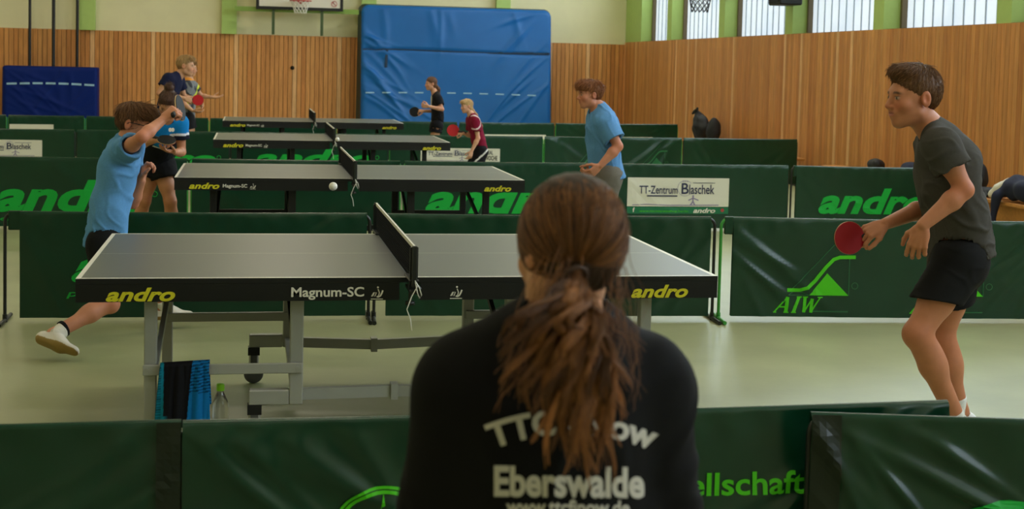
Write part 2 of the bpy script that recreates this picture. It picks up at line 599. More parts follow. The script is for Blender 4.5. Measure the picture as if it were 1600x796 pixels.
def table(cx, cy, frame, label, marks, group):
    T = empty('table_tennis_table', (cx, cy, 0))
    tag(T, label, 'table', group)
    H = 0.76
    for s in (-1, 1):
        # top: flush painted lines
        mb = MB()
        x0, x1 = (-1.37, -.003) if s < 0 else (.003, 1.37)
        xs = [x0, x0 + .02, x1] if s < 0 else [x0, x1 - .02, x1]
        ys = [-.7625, -.7425, -.0015, .0015, .7425, .7625]
        for i in range(2):
            for j in range(5):
                line = (s < 0 and i == 0) or (s > 0 and i == 1) or j in (0, 2, 4)
                mb.add([(xs[i], ys[j], H), (xs[i + 1], ys[j], H), (xs[i + 1], ys[j + 1], H), (xs[i], ys[j + 1], H)], [(0, 1, 2, 3)], C_LINE if line else C_TOP)
        cb = lin(24, 24, 24)
        a, b = (x0, -.7625, H - .022), (x1, .7625, H)
        mb.add([(a[0], a[1], a[2]), (b[0], a[1], a[2]), (b[0], b[1], a[2]), (a[0], b[1], a[2]), (a[0], a[1], b[2]), (b[0], a[1], b[2]), (b[0], b[1], b[2]), (a[0], b[1], b[2])],
               [(0, 3, 2, 1), (0, 1, 5, 4), (1, 2, 6, 5), (2, 3, 7, 6), (3, 0, 4, 7)], cb)
        mb.build('tabletop', M_top, T, True)
        # apron
        mb = MB()
        xi = s * .045
        xa, xb = min(s * 1.37, xi), max(s * 1.37, xi)
        zt, zb = H - .0225, H - .098
        mb.box((xa, -.7615, zb), (xb, -.735, zt))
        mb.box((xa, .735, zb), (xb, .7615, zt))
        mb.box((s * 1.37 - (.027 if s > 0 else 0), -.735, zb), (s * 1.37 + (.027 if s < 0 else 0), .735, zt))
        mb.box((s * .7 - .02, -.735, zb + .01), (s * .7 + .02, .735, zt))
        mb.box((xi + (0 if s > 0 else -.03), -.735, zb + .01), (xi + (.03 if s > 0 else 0), .735, zt))
        ap = mb.build('apron', M_blackpaint, T)
        for kind, mx0, mx1, mz0, mz1 in marks:
            if (mx0 + mx1) * s < 0:
                continue
            fn = lambda u, v: (u, -.7628, v)
            if kind == 'andro':
                o = link('lettering', flat_mesh('lettering', [text_box('andro', mx0, mx1, mz0, mz1, shear=.32, bold=.034, spacing=1.02)], fn), M_yellow, ap)
            elif kind == 'emblem':
                o = link('emblem', flat_mesh('emblem', emblem(mx0, mx1, mz0, mz1), fn), M_white, ap)
            else:
                o = link('lettering', flat_mesh('lettering', [text_box(kind, mx0, mx1, mz0, mz1, bold=.02)], fn), M_white, ap)
        # legs: outer pair on adjusters, inner pair on a wheeled foot bar
        for sy in (-1, 1):
            y = sy * .615
            w = .052
            m2 = MB().box((s * 1.08 - w / 2, y - w / 2, .065), (s * 1.08 + w / 2, y + w / 2, zb + .03), bev=.004)
            lg = m2.build('leg', frame, T)
            MB().lathe((s * 1.08, y, 0), [(0.0, 0), (.03, 0), (.034, .008), (.03, .028), (.012, .034), (.012, .07)], 14).build('foot', M_dark, lg)
            m3 = MB().box((s * .47 - w * .55, y - w / 2, .19), (s * .47 + w * .55, y + w / 2, zb + .03), bev=.004)
            m3.build('leg', frame, T)
            m4 = MB().box((min(s * .67, s * .5), y - w / 2, .19), (max(s * .67, s * .5), y + w / 2, .255), bev=.004)
            fb = m4.build('foot_bar', frame, T)
            m5 = MB().box((s * .645 - .03, y - .03, .15), (s * .645 + .03, y + .03, .19))
            m5.build('socket', M_dark, fb)
            m6 = MB()
            yy = y
            m6.lathe((s * .645, yy - .016, .05), [(.004, 0), (.03, 0), (.045, .003), (.05, .008), (.05, .024), (.045, .029), (.03, .032), (.004, .032)], 22, axis=(0, 1, 0))
            m6.box((s * .645 - .016, yy - .026, .045), (s * .645 + .016, yy - .019, .15))
            m6.box((s * .645 - .016, yy + .019, .045), (s * .645 + .016, yy + .026, .15))
            m6.build('wheel', M_steeldark, fb)
            MB().tube([(s * .645, y, .10), (s * .645, y, .15)], .026, 14).build('castor_stem', frame, fb)
            # side rail between the legs, and the folding link to the middle
            m7 = MB().box((min(s * 1.10, s * .455), y - sy * .028 - .012, .33), (max(s * 1.10, s * .455), y - sy * .028 + .012, .375), bev=.003)
            if sy < 0:
                m7 = MB().box((min(s * 1.11, s * .445), y - .040, .33), (max(s * 1.11, s * .445), y - .0265, .375), bev=.003)
                for bx in (1.09, .465):
                    m7.tube([(s * bx, y - .044, .3525), (s * bx, y - .040, .3525)], .008, 10)
            m7.build('side_rail', frame, T)
            yl = y * .93
            m8 = MB().bar((s * .46, yl, .222), (s * .0 - .035, y * .84, .215), .03, .05)
            if s < 0:
                m8.box((-.035 - .016, y * .84 - .03, .18), (-.035 + .016, y * .84 + .03, .25))
            m8.build('folding_link', frame, T)
        # diagonal strut under the top and a cross tie
        MB().bar((s * 1.06, -.60, .36), (s * 1.04, .52, zb + .02), .022, .03).build('strut', frame, T)
        MB().bar((s * .47, -.50, .36), (s * .50, .55, zb + .02), .02, .03).build('strut', M_blackmetal, T)
        MB().box((s * .47 - .018, -.59, .20), (s * .47 + .018, .59, .24)).build('cross_tie', frame, T)
    # net
    N = empty('net', (0, 0, 0))
    N.parent = T
    for sy in (-1, 1):
        y = sy * .905
        m = MB()
        m.box((-.011, y - .011, H - .02), (.011, y + .011, H + .1525), bev=.003)
        m.box((-.017, y - sy * .02 - .006, H - .015), (.017, y - sy * .02 + .006, H + .145))
        m.build('post', M_tubeblack, N)
        m = MB()
        y2 = sy * .80
        m.box((-.02, min(y, sy * .70), H + .001), (.02, max(y, sy * .70), H + .009), bev=.002)
        m.box((-.016, min(y, sy * .72), H - .05), (.016, max(y, sy * .72), H - .034), bev=.003)
        m.box((-.016, y - sy * .045 - .012, H - .05), (.016, y - sy * .045 + .012, H + .008))
        m.tube([(0, sy * .775, H - .105), (0, sy * .775, H - .035)], .008, 10)
        m.lathe((0, sy * .775, H - .115), [(.004, 0), (.02, .0), (.02, .014), (.004, .014)], 14)
        m.tube([(.0, y, H - .01), (.02, y - sy * .01, H - .02), (.028, y, H - .03)], .006, 8)
        m.build('clamp', M_tubeblack, N)
    m = MB()
    ya, yb = -.895, .895
    zt0, zb0 = H + .1425, H + .006
    nv = 150
    for k in range(nv + 1):
        y = ya + (yb - ya) * k / nv
        m.box((-.0012, y - .0016, zb0), (.0012, y + .0016, zt0))
    for k in range(13):
        z = zb0 + (zt0 - zb0) * k / 12
        m.box((-.0012, ya, z - .0016), (.0012, yb, z + .0016))
    m.build('net_mesh', M_netm, N)
    MB().box((-.004, -.90, H + .1375), (.004, .90, H + .1525)).build('top_band', M_white, N)
    MB().tube([(-.002, -.905, H + .01), (.012, -.915, H - .015), (-.012, -.918, H - .06), (-.03, -.92, H - .11), (-.015, -.92, H - .15), (-.008, -.92, H - .20)], .0022, 6).build('cord', M_string, N)
    MB().tube([(.002, -.915, H + .01), (.02, -.922, H - .02), (.03, -.922, H - .05), (.022, -.92, H - .065), (.012, -.92, H - .04), (.004, -.918, H)], .0022, 6, closed=True).build('cord', M_string, N)
    return T


mk1 = [('andro', -1.25, -.973, .664, .722), ('Magnum-SC', -.50, -.195, .666, .720), ('emblem', -.166, -.115, .668, .722),
       ('emblem', .172, .224, .668, .722), ('andro', .975, 1.235, .664, .722)]
mk2 = [('andro', -1.26, -1.03, .672, .720), ('Magnum-SC', -1.005, -.82, .676, .712), ('emblem', -.80, -.755, .674, .716),
       ('andro', 1.04, 1.26, .668, .716)]
table(.677, 6.618, M_silver, 'grey table tennis table with silver legs, the one nearest the girl with the ponytail', mk1, 'table tennis tables')
M_blackmetal = material('black_metal', lin(18, 18, 18), rough=.45, spec=.4)
table(.802, 11.69, M_blackmetal, 'table tennis table with black legs, next one behind the silver-legged table', mk2, 'table tennis tables')
table(.955, 17.02, M_blackmetal, 'third table tennis table, in front of the small blond child in maroon', mk2, 'table tennis tables')
table(.958, 22.18, M_blackmetal, 'farthest table tennis table, closest to the boarded back wall', mk2, 'table tennis tables')


# ------------------------------------------------------------------ barriers (green playing court surrounds)
def barrier(p0, p1, label, deco=(), tube='black', seed=0, wr=1.0, ends=(1, 1), sleeves=(), h=.70, streaks=(), mg=(.004, .004)):
    p0, p1 = np.array(p0, float), np.array(p1, float)
    d = p1 - p0
    L = float(np.hypot(d[0], d[1]))
    ang = math.atan2(d[1], d[0])
    B = empty('court_barrier', (p0[0], p0[1], 0), ang)
    tag(B, label, 'barrier', 'green court barriers')
    r = np.random.default_rng(seed + 100)
    ridges = []
    for k in range(int(14 * wr)):
        side = r.random() < .5
        x0 = r.uniform(-.05, .25) if side else L - r.uniform(-.05, .25)
        z0 = h - r.uniform(0, .15)
        a = math.radians(r.uniform(22, 70))
        dx, dz = (math.cos(a) if side else -math.cos(a)), -math.sin(a)
        ridges.append((x0, z0, dx, dz, r.uniform(.004, .011) * wr, r.uniform(.014, .035), r.uniform(.25, .75), r.uniform(.3, .9)))
    for (x0, z0, x1, z1, amp, wd) in streaks:
        n = math.hypot(x1 - x0, z1 - z0)
        ridges.append((x0, z0, (x1 - x0) / n, (z1 - z0) / n, amp, wd, n * .5, n * .55))
    ph = r.uniform(0, 6, 4)

    def disp(x, z):
        s = .006 * wr * (np.sin(x * 3.1 + ph[0]) * np.sin(z * 5 + ph[1]) + .5 * np.sin(x * 9 + ph[2] + z * 6))
        top = np.clip((h - z) / .06, 0, 1)
        s = s + .0035 * np.sin(x * 46 + ph[3] + 3 * np.sin(x * 5)) * np.exp(-((h - .05 - z) / .05) ** 2)
        for (x0, z0, dx, dz, am, wd, mid, ln) in ridges:
            u = (x - x0) * dx + (z - z0) * dz
            v = -(x - x0) * dz + (z - z0) * dx + .05 * (u - mid) ** 2
            s = s + am * np.exp(-(v / wd) ** 2) * np.exp(-((u - mid) / ln) ** 2)
        return -s * top * np.clip((z - .0) / .03 + .4, 0, 1)

    sag = lambda x: .005 * np.sin(np.clip(x / L, 0, 1) * math.pi)

    def front(u, v, o=.004):
        return (u, -.014 + float(disp(np.float64(u), np.float64(v))) - o, v)

    nx, nz = 110, 34
    if p0[1] < 4:
        nx, nz = 280, 90
    if p0[1] > 12:
        nx, nz = 70, 22
    xs = np.linspace(mg[0], L - mg[1], nx)
    prof = []
    for k in range(nz + 1):
        prof.append((-1, .028 + (h - .014 - .028) * k / nz))
    for k in range(1, 6):
        a = math.pi * k / 6
        prof.append((2, a))
    for k in range(9):
        prof.append((1, h - .014 - (h - .014 - .028) * k / 8))
    rows = []
    for (t, z) in prof:
        if t == 2:
            row = np.stack([xs, -.014 * np.cos(z) + 0 * xs, h - .014 + .014 * np.sin(z) - sag(xs)], 1)
        elif t == -1:
            zz = z - sag(xs) * (z / h)
            row = np.stack([xs, -.014 + disp(xs, zz), zz], 1)
        else:
            row = np.stack([xs, .014 + 0 * xs, z - sag(xs) * (z / h)], 1)
        rows.append(row)
    rows = np.array(rows)
    m, n = rows.shape[:2]
    idx = np.arange(m * n).reshape(m, n)
    F = np.stack([idx[:-1, :-1], idx[:-1, 1:], idx[1:, 1:], idx[1:, :-1]], -1).reshape(-1, 4)
    cl = link('cloth', mesh_np('cloth', rows.reshape(-1, 3), F), M_cloth, B)
    # corner tabs of the cloth that reach the poles along the top
    for xa, xb in ((.02, mg[0] + .005), (L - mg[1] - .005, L - .02)):
        if xb - xa > .03:
            MB().box((xa, -.0135, h - .12), (xb, .0135, h + .0005), bev=.006).build('corner_tab', M_cloth, B)
    mt = M_tubegreen if tube == 'green' else M_tubeblack
    R = .05
    pth = [(.0, 0, .03), (.0, 0, h - R)]
    for k in range(1, 7):
        a = math.pi - math.pi / 2 * k / 6
        pth.append((R + R * math.cos(a), 0, h - R + R * math.sin(a)))
    q = [(L - p[0], p[1], p[2]) for p in reversed(pth)]
    MB().tube([(p[0], p[1], p[2] - .016) for p in pth + q], .0105, 10).build('frame_tube', mt, B)
    for e, x in zip(ends, (0, L)):
        if e:
            f = MB().tube([(x, -.20, .014), (x, .20, .014)], .013, 10)
            f.tube([(x, 0, .0), (x, 0, .05)], .015, 10)
            f.build('foot', mt, B)
    for (xa, xb) in sleeves:
        it = [(np.array([(xa, .02), (xb, .02), (xb, h - .004), (xa, h - .004)]), [(0, 1, 2, 3)])]
        link('sleeve', flat_mesh('sleeve', it, lambda u, v: front(u, v, .009), .02), M_sleeve, B)
    for dd in deco:
        k = dd[0]
        if k == 'andro':
            _, xa, xb, za, zb, mt2 = dd[:6]
            it = [text_box('andro', xa, xb, za, zb, shear=.30, bold=.035, spacing=1.0)]
            it.append(strip(arc(xb + .035, zb - .42 * (zb - za), .026, 0, 360), .006))
            link('logo', flat_mesh('logo', it, front, .07), mt2, B)
            if len(dd) > 6:
                it = [text_box('performance table tennis', xa - .03, xa - .03 + (xb - xa) * 1.02, za - .095, za - .04, shear=.2, bold=.01)]
                link('lettering', flat_mesh('lettering', it, front, .09), dd[6], B)
        elif k == 'text':
            _, s, xa, xb, za, zb, mt2 = dd[:7]
            link('lettering', flat_mesh('lettering', [text_box(s, xa, xb, za, zb, bold=.02)], front, .08), mt2, B)
        elif k == 'ring':
            _, cx, cz, rr = dd
            it = [strip(arc(cx, cz, rr, 0, 360, 48), .0085), strip(arc(cx, cz, rr - .0125, 0, 360, 48), .010)]
            for j in range(3):
                a = math.radians(90 + 120 * j)
                tip = (cx + rr * .9 * math.cos(a), cz + rr * .9 * math.sin(a))
                sx, sz = -math.sin(a), math.cos(a)
                it.append(poly([(cx + sx * rr * .13, cz + sz * rr * .13), (cx - sx * rr * .13, cz - sz * rr * .13), tip]))
            link('logo', flat_mesh('logo', it, front, .06), M_limeprint, B)
        elif k == 'aiw':
            _, x0, z0, s = dd[:4]
            bright, thin = dd[4], dd[5]
            q = lambda u, v: (x0 + u * s, z0 + v * s)
            it = [poly([q(.36, 0), q(1.0, 0), q(.64, .36)])]
            it.append(strip([q(0, .08), q(.2, .08), q(.33, .12), q(.45, .24), q(.62, .46), q(.74, .585), q(.84, .62), q(1.1, .625)], .022 * s / .23 * .6))
            link('logo', flat_mesh('logo', it, front, .05), bright, B)
            it = [strip([q(.08, .1), q(.78, .86)], .005), strip([q(1.0, 0), q(1.0, .62)], .005), strip([q(.02, .0), q(.36, .0)], .004), strip([q(.02, .0), q(.1, .06), q(.2, .06), q(.36, .0)], .004)]
            it.append(strip(arc(*q(1.1, .16), .05 * s, 0, 360), .004))
            link('outline', flat_mesh('outline', it, front, .05), thin, B)
            w = lambda u, v: q(-.22 + .76 * u, -.28 + .25 * v)
            it = [strip([w(.02, 0), w(.30, 1)], .010), strip([w(.30, 1), w(.27, 0)], .024), strip([w(.12, .35), w(.27, .35)], .010), strip([w(.22, 0), w(.33, 0)], .008), strip([w(0, 0), w(.07, 0)], .008),
                  strip([w(.43, 0), w(.55, 1)], .022), strip([w(.38, 0), w(.49, 0)], .008), strip([w(.50, 1), w(.61, 1)], .008),
                  strip([w(.68, 1), w(.66, 0)], .022), strip([w(.66, 0), w(.83, .9)], .010), strip([w(.83, .9), w(.81, 0)], .022), strip([w(.81, 0), w(1, 1)], .010), strip([w(.63, 1), w(.74, 1)], .008), strip([w(.94, 1), w(1.05, 1)], .008)]
            link('lettering', flat_mesh('lettering', it, front, .05), bright, B)
            it = [strip([q(.42, -.26), q(1.0, -.26)], .018 * s)]
            link('lettering', flat_mesh('lettering', it, front, .05), M_dimgreen, B)
        elif k == 'banner':
            _, xa, xb, za, zb, full = dd
            W, Hh = xb - xa, zb - za
            it = [(np.array([(xa, za), (xb, za), (xb, zb), (xa, zb)]), [(0, 1, 2, 3)])]
            bn = link('banner', flat_mesh('banner', it, lambda u, v: front(u, v, .003), .05), M_banner, B)
            q = lambda u, v: (xa + u * W, za + v * Hh)
            f2 = lambda u, v: front(u, v, .007)
            if full:
                zb0 = .0 if full == 1 else -.02
                itx = [text_box('TT-Zentrum', *[q(.115, 0)[0], q(.49, 0)[0]], q(0, .44)[1], q(0, .72)[1], bold=.012),
                       text_box('B', q(.53, 0)[0], q(.60, 0)[0], q(0, .44)[1], q(0, .82)[1], bold=.012),
                       text_box('laschek', q(.605, 0)[0], q(.855, 0)[0], q(0, .44)[1], q(0, .77)[1], bold=.012),
                       strip([q(.19, .37), q(.49, .37)], .045 * Hh), strip([q(.64, .83), q(.86, .83)], .02 * Hh)]
                link('lettering', flat_mesh('lettering', itx, f2), M_navyprint, bn)
                it = [strip(arc(*q(.565, .64), .27 * Hh, 40, 320, 30), .012 * Hh)]
                for j in range(3):
                    it.append(disc(*q(.545 + .02 * j, .88), .02 * Hh, 6))
                it += [strip([q(.60, .22), q(.645, .30), q(.70, .22)], .04 * Hh), strip([q(.645, .34), q(.645, .18), q(.62, .05)], .05 * Hh), strip([q(.645, .18), q(.665, .05)], .045 * Hh), disc(*q(.645, .37), .035 * Hh, 8)]
                it.append(strip([q(.05, .05), q(.2, .07), q(.4, .045), q(.6, .05), q(.9, .06)], .03 * Hh))
                link('emblem', flat_mesh('emblem', it, f2), M_violet, bn)
            if full == 1:
                it = [(np.array([q(0, -.02), q(0, -.25), q(1, -.25), q(1, -.02)]), [(0, 1, 2, 3)])]
                st = link('banner_strip', flat_mesh('banner_strip', it, lambda u, v: front(u, v, .0035), .05), M_bannergreen, B)
                link('lettering', flat_mesh('lettering', [text_box('andro', *[q(.65, 0)[0], q(.87, 0)[0]], q(0, -.22)[1], q(0, -.05)[1], shear=.3, bold=.03), text_box('f', q(.055, 0)[0], q(.075, 0)[0], q(0, -.2)[1], q(0, -.04)[1], bold=.03)], f2), M_white, st)
                link('lettering', flat_mesh('lettering', [text_box('www.tischtennisshop.berlin', q(.12, 0)[0], q(.6, 0)[0], q(0, -.22)[1], q(0, -.12)[1])], f2), M_limeprint, st)
                link('emblem', flat_mesh('emblem', [disc(*q(.94, -.12), .07 * Hh, 6)], f2), M_redprint, st)
            if full == 2:
                it = [text_box('REAL', q(1.02, 0)[0], q(1.13, 0)[0], q(0, .55)[1], q(0, .85)[1], bold=.02), text_box('WOCHE', q(1.0, 0)[0], q(1.2, 0)[0], q(0, .1)[1], q(0, .45)[1], bold=.02)]
                b2 = link('banner', flat_mesh('banner', [(np.array([q(.96, 0), q(1.24, 0), q(1.24, 1), q(.96, 1)]), [(0, 1, 2, 3)])], lambda u, v: front(u, v, .0035), .05), M_banner, B)
                link('lettering', flat_mesh('lettering', it, f2), M_blackprint, b2)
                link('emblem', flat_mesh('emblem', [disc(*q(.27, .92), .09 * Hh, 14, .05 * Hh)], f2), M_greenprint, bn)
    return B


# front row
def Bx(px, py, Y):
    return float(at(px, py, Y)[0])


barrier((-2.42, 3.79), (-.172, 3.775), 'plain green front-row barrier left of the one with a star ring', seed=1, ends=(1, 0), mg=(.0, .0), sleeves=((2.185, 2.2475),), streaks=((2.1, .52, 1.2, .05, .02, .035),))
x0 = -.168
barrier((x0, 3.765), (2.06, 3.80), 'green barrier of the front row printed with a star ring and lime lettering',
        deco=(('ring', Bx(597, 830, 3.76) - x0, float(at(597, 837, 3.76)[2]), .138), ('text', 'Gesellschaft', Bx(985, 770, 3.76) - x0, Bx(1257, 756, 3.77) - x0, float(at(1100, 776, 3.77)[2]), float(at(1200, 736, 3.77)[2]), M_limeprint)),
        seed=2, mg=(.0, .0), streaks=((.25, .66, .75, .30, .014, .03), (.45, .66, .72, .25, .012, .03)))
barrier((1.585, 3.70), (3.77, 3.26), 'front-row green barrier with long glossy creases, below the man in grey',
        deco=(('andro', .40, 1.75, .23, .565, M_greenprint),), seed=3, mg=(.0, .0), sleeves=((.0, .085),), streaks=((.28, .56, .80, .30, .026, .022), (.2, .55, .5, .20, .018, .016), (.3, .66, .55, .50, .012, .02)))
# second row, behind the first table
barrier((-1.49, 9.03), (.77, 9.0), 'green second-row barrier behind the boy in glasses, its logo half hidden by the table end',
        deco=(('andro', -1.49 * 0 + .40, 1.75, .245, .47, M_greenprint, M_greenprint),), seed=4, wr=.6, mg=(.09, .02))
barrier((.805, 8.99), (3.065, 8.86), 'green barrier standing directly behind the right half of the silver-legged table',
        deco=(('andro', .5, 1.75, .245, .47, M_greenprint, M_greenprint),), seed=5, wr=.6, mg=(.075, .03))
b6 = 3.11
barrier((b6, 8.86), (5.5, 8.60), 'green barrier with triangle logos and thin outlines, behind the man in the grey shirt',
        deco=(('aiw', Bx(1228, 455, 8.83) - b6, float(at(1280, 460, 8.82)[2]), .42, M_limeprint, M_dimgreen), ('aiw', Bx(1438, 455, 8.75) - b6, float(at(1500, 461, 8.73)[2]), .42, M_limeprint, M_dimgreen)), tube='green', seed=6, wr=.9, mg=(.08, .03),
        streaks=((.1, .62, .55, .28, .016, .025), (.1, .42, .55, .12, .014, .02), (1.5, .5, 1.9, .3, .012, .02)))
# third row
Y3 = 13.95
barrier((-2.72, Y3), (-.60, Y3), 'green third-row barrier with the huge logo behind the torso of the boy in glasses',
        deco=(('andro', Bx(0, 310, Y3) + 2.72 - .05, Bx(236, 310, Y3) + 2.72, .165, .48, M_greenprint, M_greenprint),), seed=7, wr=.7, tube='green', streaks=((.8, .68, 1.1, .42, .015, .012),))
barrier((-.56, Y3), (1.49, Y3), 'plain green barrier behind the left half of the second table', seed=8, wr=.6, tube='green')
barrier((1.53, Y3), (3.62, Y3), 'green barrier with a big logo behind the right half of the second table',
        deco=(('andro', .22, 1.72, .165, .48, M_greenprint, M_greenprint),), seed=9, wr=.6, tube='green')
x0 = 3.64
barrier((x0, 13.92), (5.60, 13.90), 'green barrier bearing the large white banner with the dark blue lettering',
        deco=(('banner', Bx(980, 310, 13.9) - x0, Bx(1138, 310, 13.9) - x0, .255, .555, 1),), seed=10, wr=.5)
x0 = 5.63
barrier((x0, 13.88), (7.24, 13.77), 'green third-row barrier with a big logo right behind the man in grey',
        deco=(('andro', .30, 1.52, .19, .47, M_greenprint, M_dimgreen),), seed=11, wr=.5, mg=(.05, .02))
# fourth row
Y4 = 19.3
barrier((-4.32, Y4), (-2.30, Y4), 'green fourth-row barrier at the left end with a partly cut off white banner',
        deco=(('banner', Bx(66, 232, Y4) + 4.32 - .95, Bx(66, 232, Y4) + 4.32, .33, .55, 3),), seed=12, wr=.5)
barrier((-2.27, Y4), (-.28, Y4), 'green barrier with a logo hidden behind the woman with the bun, fourth row',
        deco=(('andro', .30, 1.82, .20, .45, M_greenprint),), seed=13, wr=.5)
barrier((-.25, Y4), (1.88, Y4), 'green barrier with a bright logo under the left half of the third table',
        deco=(('andro', .30, 1.95, .22, .48, M_greenprint),), seed=14, wr=.5)
x0 = 1.91
barrier((x0, Y4), (4.08, Y4), 'green barrier with a white lettered banner below the red racket of the blond child',
        deco=(('banner', Bx(657, 242, Y4) - x0, Bx(757, 242, Y4) - x0, .33, .515, 2),), seed=15, wr=.5, tube='green')
barrier((4.11, 19.32), (6.18, 19.45), 'green barrier with thin outlined logos behind the boy in the plain blue shirt',
        deco=(('aiw', .48, .28, .36, M_dimgreen, M_dimgreen), ('aiw', 1.45, .28, .36, M_dimgreen, M_dimgreen)), seed=16, wr=1.0, tube='green')
barrier((6.21, 19.46), (8.0, 19.55), 'plain dark green barrier ending the fourth row next to the long wall', seed=17, wr=.7)
# last row
Y5 = 23.85
barrier((-5.9, Y5 - .1), (-3.90, Y5 - .1), 'dark green barrier in the last row, at the far left below the navy mat', seed=18, wr=.5, tube='green')
barrier((-3.87, Y5 - .1), (-2.69, Y5), 'short green last-row barrier with a thin white strip below the navy mat',
        deco=(('banner', .02, .70, .40, .55, 0),), seed=19, wr=.5, tube='green')
barrier((-2.66, Y5), (-.69, Y5), 'green barrier behind the tall blond man in the last row', seed=20, wr=.5, tube='green')
barrier((-.66, Y5), (1.44, Y5), 'green barrier behind the left half of the farthest table, last row', seed=21, wr=.5, tube='green')
barrier((1.47, Y5), (3.52, Y5), 'green barrier in the last row, behind the girl in black', seed=22, wr=.5)
barrier((3.56, Y5), (5.28, Y5 + .2), 'green barrier with a white strip under the right half of the large blue mat',
        deco=(('banner', .46, 1.58, .33, .49, 0),), seed=23, wr=.5)
barrier((5.31, Y5 + .2), (7.68, Y5 + .6), 'rightmost green barrier of the last row, behind the head of the boy in blue',
        deco=(('banner', 1.0, 1.9, .30, .46, 0),), seed=24, wr=.6, tube='green')


# ------------------------------------------------------------------ mats, backboard, poles on the back wall
def crash_mat(name, label, x0, x1, z1, y0, lean, thick, mat, side_mat, stitch_z, seam_z, seed, rc=.16, rim=.05, fold=1.7):
    Mt = empty(name, ((x0 + x1) / 2, y0, 0))
    tag(Mt, label, 'mat')
    L, Hm = x1 - x0, z1
    r = np.random.default_rng(seed)
    folds = []
    for k in range(26):
        sd = r.random() < .6
        folds.append((r.uniform(-.1, .5) if sd else L - r.uniform(-.1, .7), r.uniform(.2, .95) * Hm, math.radians(r.uniform(-55, -12)) if sd else math.radians(r.uniform(192, 240)), r.uniform(.006, .022), r.uniform(.03, .06), r.uniform(.4, 1.1)))
    for k in range(8):
        folds.append((r.uniform(.4, L - .4), Hm * .95, math.radians(r.uniform(-100, -70)), r.uniform(.004, .012), r.uniform(.05, .09), r.uniform(.3, .6)))

    def dsp(x, z):
        s = .02 * np.sin(x * 1.7 + 1) * np.sin(z * 2.2)
        for (fx, fz, a, am, w, ln) in folds:
            u = (x - fx) * math.cos(a) + (z - fz) * math.sin(a)
            v = -(x - fx) * math.sin(a) + (z - fz) * math.cos(a) + .08 * (u - ln * .6) ** 2 * (1 if math.cos(a) > 0 else -1)
            s = s + fold * am * np.exp(-(v / w) ** 2) * np.exp(-((u - ln * .6) / ln) ** 2)
        for sz in seam_z:
            s = s - .035 * np.exp(-((z - sz - .02 * np.sin(x * 1.3)) / .03) ** 2)
        e = np.minimum(np.minimum(x, L - x), np.minimum(z + .1, Hm - z)) / .09
        e = np.clip(e, 0, 1)
        return s * e + thick * 0 - .05 * (1 - np.sqrt(1 - (1 - e) ** 2))

    nx, nz = 150, 110
    X, Z = np.meshgrid(np.linspace(0, L, nx), np.linspace(0, Hm, nz))
    # outline slightly bulged and rounded corners
    Yf = -dsp(X, Z)
    P = np.stack([X - L / 2, Yf + Z * lean, Z], -1)
    for cx, sx in ((0, 1), (L, -1)):
        dx = (X - cx) * sx
        dz = Hm - Z
        m = (dx < rc) & (dz < rc)
        q = np.hypot(rc - dx, rc - dz)
        mx = np.maximum(rc - dx, rc - dz)
        sc = np.where(m & (q > 1e-6), mx / np.maximum(q, 1e-6), 1)
        P[..., 0] = np.where(m, (cx + sx * (rc - (rc - dx) * sc)) - L / 2, P[..., 0])
        P[..., 2] = np.where(m, Hm - (rc - (rc - dz) * sc), P[..., 2])
    idx = np.arange(nx * nz).reshape(nz, nx)
    F = np.stack([idx[:-1, :-1], idx[:-1, 1:], idx[1:, 1:], idx[1:, :-1]], -1).reshape(-1, 4)
    link('front_cover', mesh_np('front_cover', P.reshape(-1, 3), F), mat, Mt)
    # border loop extruded back
    loop = np.concatenate([P[0, :, :], P[1:, -1, :], P[-1, -2::-1, :], P[-2:0:-1, 0, :]])
    bk = loop.copy()
    bk[:, 1] = loop[:, 2] * lean + thick
    bk[:, 0] += np.sign(bk[:, 0]) * rim * (1 + .8 * (1 - bk[:, 2] / Hm))
    bk[:, 2] += rim * .7 * (loop[:, 2] > Hm * .5)
    n = len(loop)
    VV = np.concatenate([loop, bk])
    FF = np.array([(i, i + n, (i + 1) % n + n, (i + 1) % n) for i in range(n)])
    sd = link('side_cover', mesh_np('side_cover', VV, FF), side_mat, Mt)
    link('back_cover', flat_mesh('back_cover', [(bk[:, [0, 2]], [tuple(range(n))])], lambda u, v: (u, v * lean + thick, v)), side_mat, Mt)
    # dashed stitching
    m = MB()
    fr = lambda x, z, o: (x - L / 2, float(-dsp(np.float64(x), np.float64(z))) + z * lean - o, z)
    x = .1
    while x < L - .25:
        pts = [fr(x + t, stitch_z + .03 * math.sin((x + t) / L * 3), .006) for t in np.linspace(0, .19 if L > 3 else .2, 5)]
        for i in range(4):
            a, b = pts[i], pts[i + 1]
            hh = .014 if L > 3 else .02
            m.add([(a[0], a[1], a[2] - hh), (b[0], b[1], b[2] - hh), (b[0], b[1], b[2] + hh), (a[0], a[1], a[2] + hh)], [(0, 1, 2, 3)])
        x += .36 if L > 3 else .26
    m.build('stitching', M_stitch, Mt)
    return Mt, fr, L


